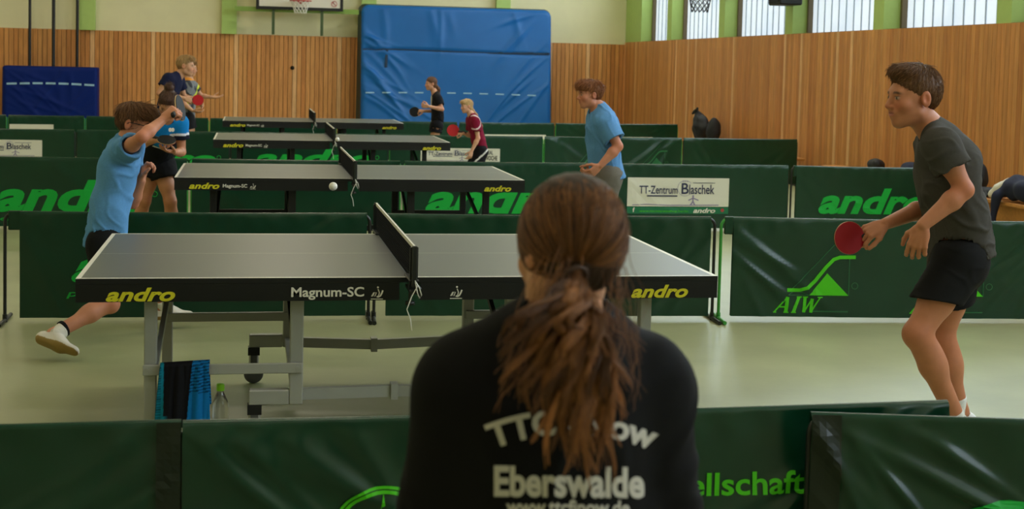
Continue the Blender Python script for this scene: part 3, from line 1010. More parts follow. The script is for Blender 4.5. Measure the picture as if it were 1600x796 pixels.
mt, fr, mL = crash_mat('crash_mat', 'tall bright blue crash mat leaning against the boarded back wall', 2.36, 6.60, 2.96, 30.35, .10, .34, M_mat, M_matdark, 1.04, (1.98,), 3)
m = MB()
pts = [fr(t, 1.98 + .01 * math.sin(t * 2), .008) for t in np.linspace(.03, mL - .03, 40)]
for i in range(39):
    a, b = pts[i], pts[i + 1]
    m.add([(a[0], a[1], a[2] - .025), (b[0], b[1], b[2] - .025), (b[0], b[1], b[2] + .025), (a[0], a[1], a[2] + .025)], [(0, 1, 2, 3)])
m.build('strap', M_seam, mt)
m = MB().bar(fr(.56, 1.98, .02), fr(.54, 1.60, .02), .055, .012, upv=(0, 1, 0))
m.build('strap_end', M_seam, mt)
crash_mat('gym_mat', 'navy blue mat with a pale dashed line standing at the far left', -5.11, -3.19, 1.45, 30.50, .06, .30, M_matnavy, M_matnavy, 1.07, (), 9, rc=.05, rim=.01, fold=.8)

for i, x in enumerate((-4.61, -4.13, -3.645)):
    m = MB().tube([(x, BY - .30, 0), (x, BY - .30, CZ)], .030 if i != 1 else .036, 12)
    p = m.build('climbing_pole', M_blackmetal)
    tag(p, ['dark climbing pole, first from the left above the navy mat', 'dark climbing pole, middle one of three above the navy mat', 'dark climbing pole beside the green pilaster, right of the other two'][i], 'pole', 'climbing poles')

BBY = 30.55
bb = empty('basketball_backboard', (1.02, BBY, 2.79))
tag(bb, 'basketball backboard with black border on the back wall', 'backboard')
ob = bb.location
MB().box((.09, BBY - .02, 2.79), (1.95, BBY + .02, 3.84), bev=.004).build('board', M_whitecloth, bb, off=ob)
m = MB()
for a, b in (((.09, 2.79), (1.95, 2.855)), ((.09, 3.775), (1.95, 3.84)), ((.09, 2.855), (.155, 3.775)), ((1.885, 2.855), (1.95, 3.775))):
    m.box((a[0], BBY - .028, a[1]), (b[0], BBY - .018, b[1]))
m.build('border', M_blackmetal, bb, off=ob)
rim = empty('rim', (0, 0, 0))
rim.parent = bb
c = (1.02, BBY - .42, 2.975)
MB().tube([(c[0] + .225 * math.cos(t), c[1] + .225 * math.sin(t), c[2]) for t in np.linspace(0, 2 * math.pi, 33)[:-1]], .011, 8, closed=True).box((.97, BBY - .20, 2.93), (1.07, BBY - .02, 3.0)).build('ring', M_redprint, rim, off=ob)
m = MB()
for k in range(12):
    for sgn in (1, -1):
        P = []
        for j in range(6):
            t = 2 * math.pi * (k + sgn * j * .5) / 12
            rr = .22 - .10 * (j / 5) ** .7
            P.append((c[0] + rr * math.cos(t), c[1] + rr * math.sin(t), c[2] - .27 * j / 5))
        m.tube(P, .006, 5)
m.build('basket_net', M_string, rim, off=ob)
m = MB()
for x in (.46, 1.50):
    m.box((x - .03, BBY + .02, 2.25), (x + .03, BBY + .08, 3.7))
m.build('upright', material('dark_green_steel', lin(58, 78, 40), rough=.5), bb, off=ob)
m = MB().box((-.36, BBY + .08, 2.74), (2.30, BBY + .16, 2.84)).box((-.36, BBY + .08, 3.6), (2.30, BBY + .16, 3.7))
for x in (-.3, 2.2):
    m.box((x, BBY + .16, 2.76), (x + .06, BY - .15, 2.82))
m.build('cross_beam', material('mid_green_steel', lin(122, 150, 62), rough=.5), bb, off=ob)
it = [strip(arc(1.755, 2.945, .058, 0, 360), .012), strip([(1.715, 2.985), (1.795, 2.905)], .012)]
s1 = link('sign', flat_mesh('sign', it, lambda u, v: (u - ob[0], -.0295, v - ob[2])), M_redprint, bb)
it = [strip([(1.72, 2.965), (1.745, 2.96), (1.765, 2.935), (1.785, 2.93)], .012), disc(1.735, 2.975, .012, 10)]
link('figure', flat_mesh('figure', it, lambda u, v: (u - ob[0], -.0292, v - ob[2])), M_blackprint, s1)
# wall hook
m = MB().lathe((.90, BY - .035, 1.54), [(.045, 0), (.045, -.012), (.03, -.03), (.012, -.035), (.012, -.07), (.03, -.08), (.004, -.09)], 14, axis=(0, 1, 0))
tag(m.build('wall_hook', M_dark), 'small round black hook on the wooden back wall boards', 'hook')

# hoop and speaker at the long window wall
hp = empty('basketball_hoop', (8.0, 24.35, 3.05))
tag(hp, 'dark basketball hoop net hanging in front of the second window from the corner', 'basketball hoop')
c = np.array([0, 0, .0])
m = MB().tube([(.225 * math.cos(t), .225 * math.sin(t), 0) for t in np.linspace(0, 2 * math.pi, 29)[:-1]], .010, 8, closed=True).box((.22, -.05, -.03), (.55, .05, .03))
m.build('ring', M_blackmetal, hp)
m = MB()
for k in range(12):
    for sgn in (1, -1):
        P = []
        for j in range(6):
            t = 2 * math.pi * (k + sgn * j * .5) / 12
            rr = .22 - .07 * (j / 5) ** .7
            P.append((rr * math.cos(t), rr * math.sin(t), -.30 * j / 5))
        m.tube(P, .007, 5)
m.build('basket_net', M_blackmetal, hp)
ls = MB().box((8.12, 20.75, 2.75), (8.50, 21.25, 3.30), bev=.02)
lo_ = (8.31, 21.0, 2.75)
lsp = ls.build('wall_loudspeaker', M_dark, off=lo_)
lsp.location = lo_
tag(lsp, 'black box fixed high on the green window pillar', 'loudspeaker')
MB().box((-.20, -.21, .04), (-.188, .21, .51)).build('grille', M_blackrub, lsp)

# ------------------------------------------------------------------ benches and bags along the long wall
def bench(label, y0, y1, x0=7.92, z=.40):
    B = empty('gym_bench', (x0 + .15, (y0 + y1) / 2, 0))
    tag(B, label, 'bench', 'gym benches')
    o = B.location
    MB().box((x0, y0, z - .04), (x0 + .30, y1, z), bev=.008).build('seat', M_wood2, B, off=o)
    MB().box((x0 + .10, y0 + .1, .10), (x0 + .14, y1 - .1, z - .04)).build('rail', M_wood2, B, off=o)
    for t in (.12, .5, .88):
        y = y0 + (y1 - y0) * t
        m = MB().box((x0 + .02, y - .04, .0), (x0 + .28, y + .04, .05), bev=.006).box((x0 + .06, y - .03, .05), (x0 + .24, y + .03, z - .04))
        m.build('leg', M_wood2, B, off=o)


bench('wooden bench by the long wall behind the fourth row of barriers', 19.75, 24.9)
bench('wooden bench by the long wall half hidden by the third row of barriers', 14.6, 18.4)
bench('wooden bench at the right edge with clothes lying on it', 9.6, 13.5, x0=7.30, z=.46)


def blob(name, label, cat, mat, prims, lo, hi, h=.012, noise=.006, children=(), seed=0):
    lo, hi = np.array(lo, float), np.array(hi, float)
    me = sdf_mesh(name, prims, lo, hi, h, noise, seed)
    base = ((lo + hi) / 2)
    base[2] = lo[2]
    co = np.empty(len(me.vertices) * 3, np.float32)
    me.vertices.foreach_get('co', co)
    co = co.reshape(-1, 3) - base.astype(np.float32)
    me.vertices.foreach_set('co', co.ravel())
    o = link(name, me, mat)
    o.location = base
    tag(o, label, cat)
    return o, base


# ------------------------------------------------------------------ implicit surfaces (for people, hair, cloth, bags)
def frame3(n):
    n = unit(n)
    a = np.array([1.0, 0, 0]) if abs(n[0]) < .9 else np.array([0, 1.0, 0])
    u = unit(np.cross(n, a))
    return n, u, np.cross(n, u)


def cone(a, b, ra, rb, k=.02, n=None, q=1.0, clip=(), op='u'):
    a, b = np.array(a, float), np.array(b, float)
    if n is not None:
        n = unit(n)
    r = max(ra, rb) * max(1, q)
    return dict(t='c', a=a, b=b, ra=ra, rb=rb, k=k, n=n, q=q, clip=clip, op=op, lo=np.minimum(a, b) - r, hi=np.maximum(a, b) + r)


def ell(c, r, M=None, k=.02, op='u', clip=()):
    c = np.array(c, float)
    r = np.array(r, float)
    R = np.eye(3) if M is None else np.array(M, float)   # rows = axes
    m = r.max()
    return dict(t='e', c=c, r=r, M=R, k=k, op=op, clip=clip, lo=c - m, hi=c + m)


def sdf_eval(prims, lo, shape, h, D=None):
    if D is None:
        D = np.full(shape, .6, np.float32)
    ax = [(lo[i] + h * np.arange(shape[i])).astype(np.float32) for i in range(3)]
    for p in prims:
        m = p['k'] + 3 * h + .03
        i0 = np.clip(np.floor((p['lo'] - m - lo) / h).astype(int), 0, shape)
        i1 = np.clip(np.ceil((p['hi'] + m - lo) / h).astype(int) + 1, 0, shape)
        if np.any(i1 <= i0):
            continue
        sl = tuple(slice(i0[i], i1[i]) for i in range(3))
        x = ax[0][sl[0]][:, None, None]
        y = ax[1][sl[1]][None, :, None]
        z = ax[2][sl[2]][None, None, :]
        if p['t'] == 'c':
            a, b = p['a'].astype(np.float32), p['b'].astype(np.float32)
            vx, vy, vz = x - a[0], y - a[1], z - a[2]
            ba = b - a
            n, q = p['n'], p['q']
            if n is not None and q != 1:
                n = n.astype(np.float32)
                f = np.float32(1 / q - 1)
                dn = (vx * n[0] + vy * n[1] + vz * n[2]) * f
                vx, vy, vz = vx + dn * n[0], vy + dn * n[1], vz + dn * n[2]
                ba = ba + n * f * float(ba @ n)
            bb = float(ba @ ba) + 1e-9
            t = np.clip((vx * ba[0] + vy * ba[1] + vz * ba[2]) / bb, 0, 1)
            d = np.sqrt((vx - t * ba[0]) ** 2 + (vy - t * ba[1]) ** 2 + (vz - t * ba[2]) ** 2) - (p['ra'] + t * (p['rb'] - p['ra']))
            if n is not None and q < 1:
                d = d * np.float32((q + 1) / 2)
        else:
            c, r, M = p['c'], p['r'], p['M']
            dx, dy, dz = x - np.float32(c[0]), y - np.float32(c[1]), z - np.float32(c[2])
            s = 0
            g = 0
            for i in range(3):
                u = dx * np.float32(M[i, 0]) + dy * np.float32(M[i, 1]) + dz * np.float32(M[i, 2])
                s = s + (u / np.float32(r[i])) ** 2
                g = g + (u / np.float32(r[i] ** 2)) ** 2
            k0 = np.sqrt(s)
            d = k0 * (k0 - 1) / np.sqrt(g + 1e-9)
            d = np.maximum(d, -np.float32(r.min()))
        for (cp, cn) in p['clip']:
            d = np.maximum(d, (x - np.float32(cp[0])) * np.float32(cn[0]) + (y - np.float32(cp[1])) * np.float32(cn[1]) + (z - np.float32(cp[2])) * np.float32(cn[2]))
        S = D[sl]
        k = np.float32(max(p['k'], 1e-4))
        if p['op'] == 'u':
            hh = np.clip(.5 + .5 * (S - d) / k, 0, 1)
            D[sl] = S * (1 - hh) + d * hh - k * hh * (1 - hh)
        elif p['op'] == 's':
            d = -d
            hh = np.clip(.5 - .5 * (S - d) / k, 0, 1)
            D[sl] = S * (1 - hh) + d * hh + k * hh * (1 - hh)
    return D


def nets(D, lo, h):
    s = D < 0
    nx, ny, nz = D.shape
    cnt = np.zeros((nx - 1, ny - 1, nz - 1), np.int8)
    for i in (0, 1):
        for j in (0, 1):
            for k in (0, 1):
                cnt += s[i:nx - 1 + i, j:ny - 1 + j, k:nz - 1 + k]
    m = (cnt > 0) & (cnt < 8)
    I = np.argwhere(m)
    ids = np.full(m.shape, -1, np.int64)
    ids[m] = np.arange(len(I))
    acc = np.zeros((len(I), 3))
    num = np.zeros(len(I))
    C = [(i, j, k) for i in (0, 1) for j in (0, 1) for k in (0, 1)]
    for a in C:
        for ax in range(3):
            if a[ax]:
                continue
            b = list(a)
            b[ax] = 1
            d1 = D[I[:, 0] + a[0], I[:, 1] + a[1], I[:, 2] + a[2]].astype(float)
            d2 = D[I[:, 0] + b[0], I[:, 1] + b[1], I[:, 2] + b[2]].astype(float)
            w = (d1 < 0) != (d2 < 0)
            t = np.where(w, d1 / np.where(w, d1 - d2, 1), 0)
            p = np.tile(np.array(a, float), (len(I), 1))
            p[:, ax] = t
            acc[w] += p[w]
            num[w] += 1
    Vs = np.array(lo) + h * (I + acc / np.maximum(num, 1)[:, None])
    Fs = []
    for ax in range(3):
        o1, o2 = (ax + 1) % 3, (ax + 2) % 3
        sl0 = [slice(1, -1)] * 3
        sl1 = [slice(1, -1)] * 3
        sl0[ax] = slice(0, -1)
        sl1[ax] = slice(1, None)
        A, B = s[tuple(sl0)], s[tuple(sl1)]
        e = np.argwhere(A != B)
        inside = A[A != B]
        e[:, o1] += 1
        e[:, o2] += 1
        if not len(e):
            continue
        def cid(d1, d2):
            q = e.copy()
            q[:, o1] -= d1
            q[:, o2] -= d2
            return ids[q[:, 0], q[:, 1], q[:, 2]]
        Q = np.stack([cid(1, 1), cid(0, 1), cid(0, 0), cid(1, 0)], 1)
        Q[~inside] = Q[~inside][:, ::-1]
        Fs.append(Q)
    Fs = np.concatenate(Fs) if Fs else np.zeros((0, 4), int)
    Fs = Fs[(Fs >= 0).all(1)]
    return Vs, Fs


def wob(P, seed, f0, n=10, aniso=(1, 1, 1)):
    r = np.random.default_rng(seed)
    s = 0
    for i in range(n):
        d = unit(r.normal(size=3) * np.array(aniso))
        f = f0 * r.uniform(.6, 1.7)
        s = s + np.sin(P[..., 0] * d[0] * f + P[..., 1] * d[1] * f + P[..., 2] * d[2] * f + r.uniform(0, 6.3) + 1.5 * np.sin(P[..., (i) % 3] * f * .35 + i))
    return s / math.sqrt(n)


def sdf_grid(lo, hi, h):
    lo = np.asarray(lo, float)
    shape = np.ceil((np.asarray(hi) - lo) / h).astype(int) + 1
    return lo, shape


def sdf_mesh(name, prims, lo, hi, h, noise=0.0, seed=0, nf=25):
    lo, sh = sdf_grid(lo, hi, h)
    D = sdf_eval(prims, lo, sh, h)
    Vs, Fs = nets(D, lo, h)
    if noise:
        me = mesh_np(name, Vs, Fs)
        nrm = np.empty(len(Vs) * 3, np.float32)
        me.vertices.foreach_get('normal', nrm)
        Vs = Vs + nrm.reshape(-1, 3) * (noise * wob(Vs, seed, nf))[:, None]
        me.vertices.foreach_set('co', Vs.astype(np.float32).ravel())
        me.update()
        return me
    return mesh_np(name, Vs, Fs)


# bags and clothes on the benches
def bagset(px, py, Y, z, prims, name, label, cat, mat, h=.012, noise=.006, seed=0):
    P = []
    lo, hi = np.full(3, 1e9), np.full(3, -1e9)
    for p in prims:
        P.append(p)
        lo = np.minimum(lo, p['lo'] - .02)
        hi = np.maximum(hi, p['hi'] + .02)
    return blob(name, label, cat, mat, P, lo, hi, h, noise, seed=seed)


bx, by, bz = 8.03, 23.6, .40
bagset(0, 0, 0, 0, [ell((8.06, 24.25, .655), (.13, .30, .24), k=.05), ell((8.06, 24.36, .80), (.10, .13, .16), k=.05), cone((7.98, 24.5, .9), (8.0, 24.3, 1.0), .02, .02, k=.03), cone((8.0, 24.3, 1.0), (8.0, 24.1, .7), .02, .02, k=.03)],
       'sports_bag', 'black slumped sports bag on the far bench against the long wall', 'bag', M_bag, seed=2, noise=.012)
bagset(0, 0, 0, 0, [ell((8.06, 23.55, .625), (.13, .16, .21), k=.05), ell((8.05, 23.5, .76), (.07, .08, .10), k=.05)],
       'backpack', 'smaller black backpack next to the slumped bag on the far bench', 'bag', M_bag, seed=3, noise=.01)


# ------------------------------------------------------------------ people
def head_frame(hf, hu):
    hf = unit(hf)
    hr = unit(np.cross(hf, unit(hu)))
    return hr, hf, np.cross(hr, hf)


def local_prims(spec, hc, fr, s):
    """primitives given in head space (x right, y forward, z up, metres for an adult head)"""
    hr, hf, hu = fr
    W = lambda p: hc + s * (p[0] * hr + p[1] * hf + p[2] * hu)
    out = []
    for q in spec:
        t = q[0]
        op = 's' if t.startswith('-') else 'u'
        t = t.strip('-')
        k = q[-1] * s
        if t == 'e':
            out.append(ell(W(q[1]), np.array(q[2]) * s, M=np.array([hr, hf, hu]), k=k, op=op))
        else:
            out.append(cone(W(q[1]), W(q[2]), q[3] * s, q[4] * s, k=k, op=op))
    return out


HEAD = [
    ('e', (0, -.012, .034), (.073, .094, .084), .01),
    ('e', (0, .028, -.022), (.061, .064, .086), .03),
    ('c', (-.046, .004, -.062), (-.017, .058, -.092), .021, .019, .03),
    ('c', (.046, .004, -.062), (.017, .058, -.092), .021, .019, .03),
    ('e', (0, .066, -.096), (.020, .018, .017), .02),
    ('c', (-.030, .076, .020), (.030, .076, .020), .014, .014, .018),
    ('e', (-.036, .062, -.028), (.024, .022, .022), .025),
    ('e', (.036, .062, -.028), (.024, .022, .022), .025),
    ('-e', (-.031, .100, .000), (.016, .014, .010), .010),
    ('-e', (.031, .100, .000), (.016, .014, .010), .010),
    ('e', (-.031, .078, .000), (.0125, .0125, .0115), .004),
    ('e', (.031, .078, .000), (.0125, .0125, .0115), .004),
    ('c', (0, .088, .010), (0, .109, -.030), .0082, .0112, .012),
    ('e', (-.011, .098, -.035), (.0085, .010, .007), .008),
    ('e', (.011, .098, -.035), (.0085, .010, .007), .008),
    ('e', (0, .082, -.060), (.026, .016, .020), .02),
    ('c', (-.017, .088, -.056), (.017, .088, -.056), .0055, .0055, .006),
    ('c', (-.015, .087, -.066), (.015, .087, -.066), .0065, .0065, .006),
    ('-c', (-.020, .0975, -.0612), (.020, .0975, -.0612), .003, .003, .004),
    ('e', (-.076, -.012, -.006), (.010, .020, .032), .006),
    ('e', (.076, -.012, -.006), (.010, .020, .032), .006),
    ('-e', (-.087, -.008, -.004), (.008, .011, .018), .006),
    ('-e', (.087, -.008, -.004), (.008, .011, .018), .006),
]


def hand_prims(wr, f, n, side, s, curl, spread=1.0, thumb=(.55, .55, .45)):
    f, n = unit(f), unit(n)
    n = unit(n - f * (n @ f))
    t = np.cross(f, n) * (1 if side == 'R' else -1)
    out = [ell(wr + f * .046 * s, (.038 * s, .048 * s, .015 * s), M=np.array([t, f, n]), k=.012)]
    tips = []
    L = [(.042, .025, .020), (.046, .029, .021), (.042, .026, .020), (.033, .020, .018)]
    for i, off in enumerate((.031, .0105, -.0105, -.030)):
        kn = wr + (f * (.088 - .006 * (i == 3) - .003 * (i == 0)) + t * off) * s
        out.append(cone(wr + (f * .02 + t * off * .55) * s, kn, .012 * s, .0105 * s, k=.008))
        a = 0
        p = kn
        cs = curl[i] if hasattr(curl[0], '__len__') else curl
        sp = (.13, .04, -.05, -.16)[i] * spread
        for j in range(3):
            a += math.radians(cs[j])
            d = unit(f * math.cos(a) + n * math.sin(a) + t * sp * (1 if a < 1.2 else .2))
            e = p + d * L[i][j] * s
            out.append(cone(p, e, (.0098 - .0009 * j) * s, (.0090 - .0009 * j) * s, k=.0035))
            p = e
    b = wr + (f * .022 + t * .022) * s
    d = unit(t * thumb[0] + f * thumb[1] + n * thumb[2])
    p = b
    for j, (l, r) in enumerate(((.044, .0135), (.034, .0108), (.026, .0095))):
        d2 = unit(d + (f * .35 - t * .25 + n * .15) * j)
        e = p + d2 * l * s
        out.append(cone(p, e, r * s, r * .9 * s, k=.006 if j else .012))
        p = e
    return out


def bbox(pr, m):
    return np.min([p['lo'] for p in pr], 0) - m, np.max([p['hi'] for p in pr], 0) + m


def mesh_multi(name, prims, coarse, fine, colfn=None):
    """one mesh from one field: coarse voxels with finer boxes for head and hands"""
    lo, hi = bbox(prims, .03)
    lo, sh = sdf_grid(lo, hi, coarse)
    Vs, Fs = nets(sdf_eval(prims, lo, sh, coarse), lo, coarse)
    cen = Vs[Fs].mean(1)
    drop = np.zeros(len(Fs), bool)
    for (a, b, h) in fine:
        drop |= ((cen > a + coarse * .8) & (cen < b - coarse * .8)).all(1)
    VV, FF = [Vs], [Fs[~drop]]
    n = len(Vs)
    done = []
    for (a, b, h) in fine:
        l, s2 = sdf_grid(a, b, h)
        v, f = nets(sdf_eval(prims, l, s2, h), l, h)
        c = v[f].mean(1) if len(f) else np.zeros((0, 3))
        for (a2, b2) in done:
            k = ~((c > a2 + h) & (c < b2 - h)).all(1)
            f, c = f[k], c[k]
        VV.append(v)
        FF.append(f + n)
        n += len(v)
        done.append((a, b))
    Vs, Fs = np.concatenate(VV), np.concatenate(FF)
    used = np.zeros(len(Vs), bool)
    used[Fs.ravel()] = True
    mp = np.cumsum(used) - 1
    return Vs[used], mp[Fs]


def garment(name, prims, body, h, mat, parent, base, col, openings=(), gap=.011, wrinkle=.004, wf=22, seed=0, aniso=(1, 1, 1), cut=()):
    lo, hi = bbox([p for p in prims if p['op'] == 'u'], .02)
    lo, sh = sdf_grid(lo, hi, h)
    D = sdf_eval(prims, lo, sh, h)
    if openings:
        Db = sdf_eval(body, lo, sh, h)
        ax = [(lo[i] + h * np.arange(sh[i])).astype(np.float32) for i in range(3)]
        Z = np.full(D.shape, 9, np.float32)
        for (c, r) in openings:
            d = np.sqrt((ax[0][:, None, None] - c[0]) ** 2 + (ax[1][None, :, None] - c[1]) ** 2 + (ax[2][None, None, :] - c[2]) ** 2) - r
            Z = np.minimum(Z, d.astype(np.float32))
        D = np.maximum(D, -np.maximum(Db - gap, Z))
    Vs, Fs = nets(D, lo, h)
    me = mesh_np(name, Vs, Fs)
    if wrinkle:
        nr = np.empty(len(Vs) * 3, np.float32)
        me.vertices.foreach_get('normal', nr)
        rd = np.exp(-(wob(Vs, seed + 3, wf * 1.5, 5, aniso) / .35) ** 2) * (.5 + .5 * np.sin(wob(Vs, seed + 9, wf * .5, 4) * 2))
        Vs = Vs + nr.reshape(-1, 3) * (wrinkle * (.6 * wob(Vs, seed, wf * 1.1, aniso=aniso) + 1.1 * rd))[:, None]
    bpy.data.meshes.remove(me)
    c = col(Vs) if callable(col) else np.tile(col, (len(Vs), 1))
    me = mesh_np(name, Vs - base, Fs, c)
    return link(name, me, mat, parent), Vs, Fs


def lerp(a, b, t):
    return np.asarray(a) * (1 - t) + np.asarray(b) * t


def strands(name, paths, radii, cols, parent, base, n=4):
    """many hair strands (m,k,3) as thin tapered tubes in one mesh"""
    paths = np.asarray(paths)
    m, k, _ = paths.shape
    T = np.gradient(paths, axis=1)
    T /= np.linalg.norm(T, axis=2, keepdims=True) + 1e-9
    ref = np.array([0.31, -.88, .35])
    S = np.cross(T, ref)
    S /= np.linalg.norm(S, axis=2, keepdims=True) + 1e-9
    U = np.cross(S, T)
    a = 2 * math.pi * np.arange(n) / n
    P = paths[:, :, None, :] + (S[:, :, None, :] * np.cos(a)[None, None, :, None] + U[:, :, None, :] * np.sin(a)[None, None, :, None]) * radii[:, :, None, None]
    idx = np.arange(m * k * n).reshape(m, k, n)
    nx = np.roll(idx, -1, 2)
    F = np.stack([idx[:, :-1], nx[:, :-1], nx[:, 1:], idx[:, 1:]], -1).reshape(-1, 4)
    C = np.repeat(cols[:, :, None, :], n, 2).reshape(-1, 3)
    return link(name, mesh_np(name, P.reshape(-1, 3) - base, F, C), M_hair, parent)


def person(label, J, s=1.0, g=1.0, vox=.007, hv=.0035, skin=(206, 150, 118), lips=(170, 95, 85), brow=(80, 55, 38), group=None,
           shirt=None, shorts=None, shoes=None, socks=None, hair=None, haircol=(70, 48, 30), hairfn=None, bust=0.0, iris=(60, 50, 40)):
    dv = unit(J['fw'])
    if 'sole' not in J:
        for a in J['an']:
            a[2] = .083 * s
    pel, bel, che, nek, hc = (np.array(J[k], float) for k in ('pel', 'bel', 'che', 'nek', 'hc'))
    fr = head_frame(J['hf'], J['hu'])
    hr, hf, hu = fr
    hs = s * J.get('hs', 1.0)
    G = s * g
    upc = unit(nek - che)
    uppr = lerp(che, nek, .5)
    B = []
    hipc = lerp(J['hip'][0], J['hip'][1], .5)
    B.append(cone(hipc + (pel - hipc) * .5, bel, .140 * G, .122 * G, k=.04, n=dv, q=.70))
    B.append(cone(bel, che, .122 * G, .148 * G, k=.05, n=dv, q=.66))
    B.append(cone(che, uppr, .148 * G, .115 * G, k=.05, n=dv, q=.64))
    B.append(cone(J['hip'][0], J['hip'][1], .088 * G, .088 * G, k=.05))
    for i in (0, 1):
        sh, el, wr = (np.array(J[k][i], float) for k in ('sh', 'el', 'wr'))
        hp, kn, an = (np.array(J[k][i], float) for k in ('hip', 'kn', 'an'))
        B.append(cone(lerp(uppr, sh, .25), sh, .066 * s, .054 * G, k=.04))
        B.append(cone(nek + upc * .025 * s, lerp(nek, sh, .85), .040 * s, .040 * s, k=.04))
        B.append(cone(sh, lerp(sh, el, .45), .052 * G, .046 * G, k=.03))
        B.append(cone(lerp(sh, el, .45), el, .046 * G, .036 * G, k=.02))
        B.append(cone(el, lerp(el, wr, .3), .036 * G, .040 * G, k=.02))
        B.append(cone(lerp(el, wr, .3), wr, .040 * G, .026 * s, k=.02))
        B.append(cone(hp, lerp(hp, kn, .55), .086 * G, .070 * G, k=.05))
        B.append(cone(lerp(hp, kn, .55), kn, .070 * G, .054 * G, k=.03))
        B.append(cone(kn, lerp(kn, an, .35), .054 * G, .052 * G, k=.03))
        back = unit(np.cross(np.cross(an - kn, J['toe'][i]), an - kn))
        if back @ np.array(J['toe'][i]) > 0:
            back = -back
        B.append(ell(lerp(kn, an, .28) + back * .022 * G, np.array([.045, .045, .11]) * G, M=np.array([unit(np.cross(back, an - kn)), back, unit(an - kn)]), k=.04))
        B.append(cone(lerp(kn, an, .35), an, .050 * G, .036 * s, k=.03))
        B.append(ell(kn + unit(J['toe'][i]) * .018 * s, np.array([.036, .036, .045]) * s, k=.03))
        dn = unit(J.get('sole', [(0, 0, -1)] * 2)[i])
        td = unit(np.array(J['toe'][i], float) - dn * (unit(J['toe'][i]) @ dn))
        B.append(cone(an, an + td * .11 * s + dn * .048 * s, .034 * s, .022 * s, k=.02))
    B.append(cone(nek - upc * .03 * s, hc + (-.018 * hf - .055 * hu) * hs, .058 * s * math.sqrt(g), .052 * hs, k=.025))
    hp_ = local_prims(HEAD, hc, fr, hs)
    nh = len(B)
    B += hp_
    fine = []
    a, b = bbox(hp_, .012)
    fine.append((a, b, hv))
    for i, side in enumerate('LR'):
        hd = J['hand'][i]
        P = hand_prims(np.array(J['wr'][i], float), hd[0], hd[1], side, s * 1.04, hd[2], *(hd[3:]))
        a, b = bbox(P, .008)
        fine.append((a, b, min(hv, .0045)))
        B += P
    Vs, Fs = mesh_multi('person', B, vox, fine)
    # skin colour: lips, brows, eyes, a little red on cheeks, elbows and knees
    sk = lin(*skin)
    col = np.tile(sk, (len(Vs), 1))
    L = (Vs - hc) / hs
    l = np.stack([L @ hr, L @ hf, L @ hu], 1)
    X, Y, Z = np.abs(l[:, 0]), l[:, 1], l[:, 2]
    front = (Y > .045)

    def mixc(w, c):
        nonlocal col
        w = np.clip(w, 0, 1)[:, None]
        col = col * (1 - w) + np.array(c) * w
    rd = lin(min(255, skin[0] + 6), skin[1] * .82, skin[2] * .80)
    mixc(.55 * np.exp(-((X - .04) / .022) ** 2 - ((Z + .03) / .024) ** 2) * front, rd)
    mixc(.5 * np.exp(-((X - .08) / .015) ** 2 - ((Y + .01) / .03) ** 2 - ((Z + .005) / .04) ** 2), rd)
    mixc(.4 * np.exp(-(X / .016) ** 2 - ((Z + .034) / .014) ** 2) * (Y > .095), rd)
    for k in ('el', 'kn'):
        for i in (0, 1):
            mixc(.45 * np.exp(-(np.linalg.norm(Vs - J[k][i], axis=1) / (.06 * s)) ** 2), rd)
    mixc(.85 * np.exp(-(X / .021) ** 6 - ((Z + .061) / .0095) ** 4) * (Y > .075), lin(*lips))
    mixc(.9 * np.exp(-((X - .031) / .0165) ** 6 - ((Z - .0215 + 6 * (X - .028) ** 2 * 2) / .0048) ** 4) * (Y > .06), lin(*brow))
    e = np.exp(-((X - .031) / .0115) ** 6 - (Z / .0055) ** 4) * (Y > .07)
    mixc(e * .8, lin(190, 178, 168))
    mixc(1.1 * np.exp(-((X - .031) / .0068) ** 4 - (Z / .0056) ** 4) * (Y > .07), lin(*iris))
    mixc(.8 * np.exp(-((X - .031) / .0135) ** 6 - ((Z - .0062) / .0022) ** 4) * (Y > .065), lin(*brow))
    base = np.array([hipc[0], hipc[1], 0.0])
    o = link('person', mesh_np('person', Vs - base, Fs, col), M_skin)
    o.location = base
    tag(o, label, 'person', group)
    # ---- hair
    if hair:
        P = local_prims(hair, hc, fr, hs)
        lo, hi = bbox([p for p in P if p['op'] == 'u'], .02)
        h2 = max(hv, .0035)
        lo, sh = sdf_grid(lo, hi, h2)
        D = sdf_eval(P, lo, sh, h2)
        hv_, hf_ = nets(D, lo, h2)
        me = mesh_np('hair', hv_, hf_)
        nr = np.empty(len(hv_) * 3, np.float32)
        me.vertices.foreach_get('normal', nr)
        bpy.data.meshes.remove(me)
        q = (hv_ - hc) / hs
        lx, ly, lz = q @ hr, q @ hf, q @ hu
        st = np.sin(lx * 260 + 3 * np.sin(ly * 40 + lz * 30)) * .5 + np.sin(np.arctan2(lx, ly + .02) * 34 + lz * 40) * .6 + wob(q, 3, 70) * .6
        hv_ = hv_ + nr.reshape(-1, 3) * ((.0009 * st - .003 * J.get('thin', 1)) * hs)[:, None]
        hcl = lin(*haircol)
        cc = hcl[None, :] * (.8 + .12 * np.clip(st, -1.2, 1.4))[:, None]
        ho = link('hair', mesh_np('hair', hv_ - base, hf_, cc), M_hair, o)
        if J.get('strands', 1500):
            rg = np.random.default_rng(len(hv_))
            N = J.get('strands', 1500)
            ii = rg.integers(0, len(hv_), N)
            p0 = hv_[ii]
            n0 = nr.reshape(-1, 3)[ii]
            q0 = np.stack([lx, ly, lz], 1)[ii]
            rel = q0 - np.array(J.get('crown', (0, -.045, .125)))
            ww = rel[:, 0:1] * hr + rel[:, 1:2] * hf + rel[:, 2:3] * hu
            fl = ww - n0 * (ww * n0).sum(1, keepdims=True)
            fl /= np.linalg.norm(fl, axis=1, keepdims=True) + 1e-6
            topw = np.clip((q0[:, 2] - .055) / .05, 0, 1)
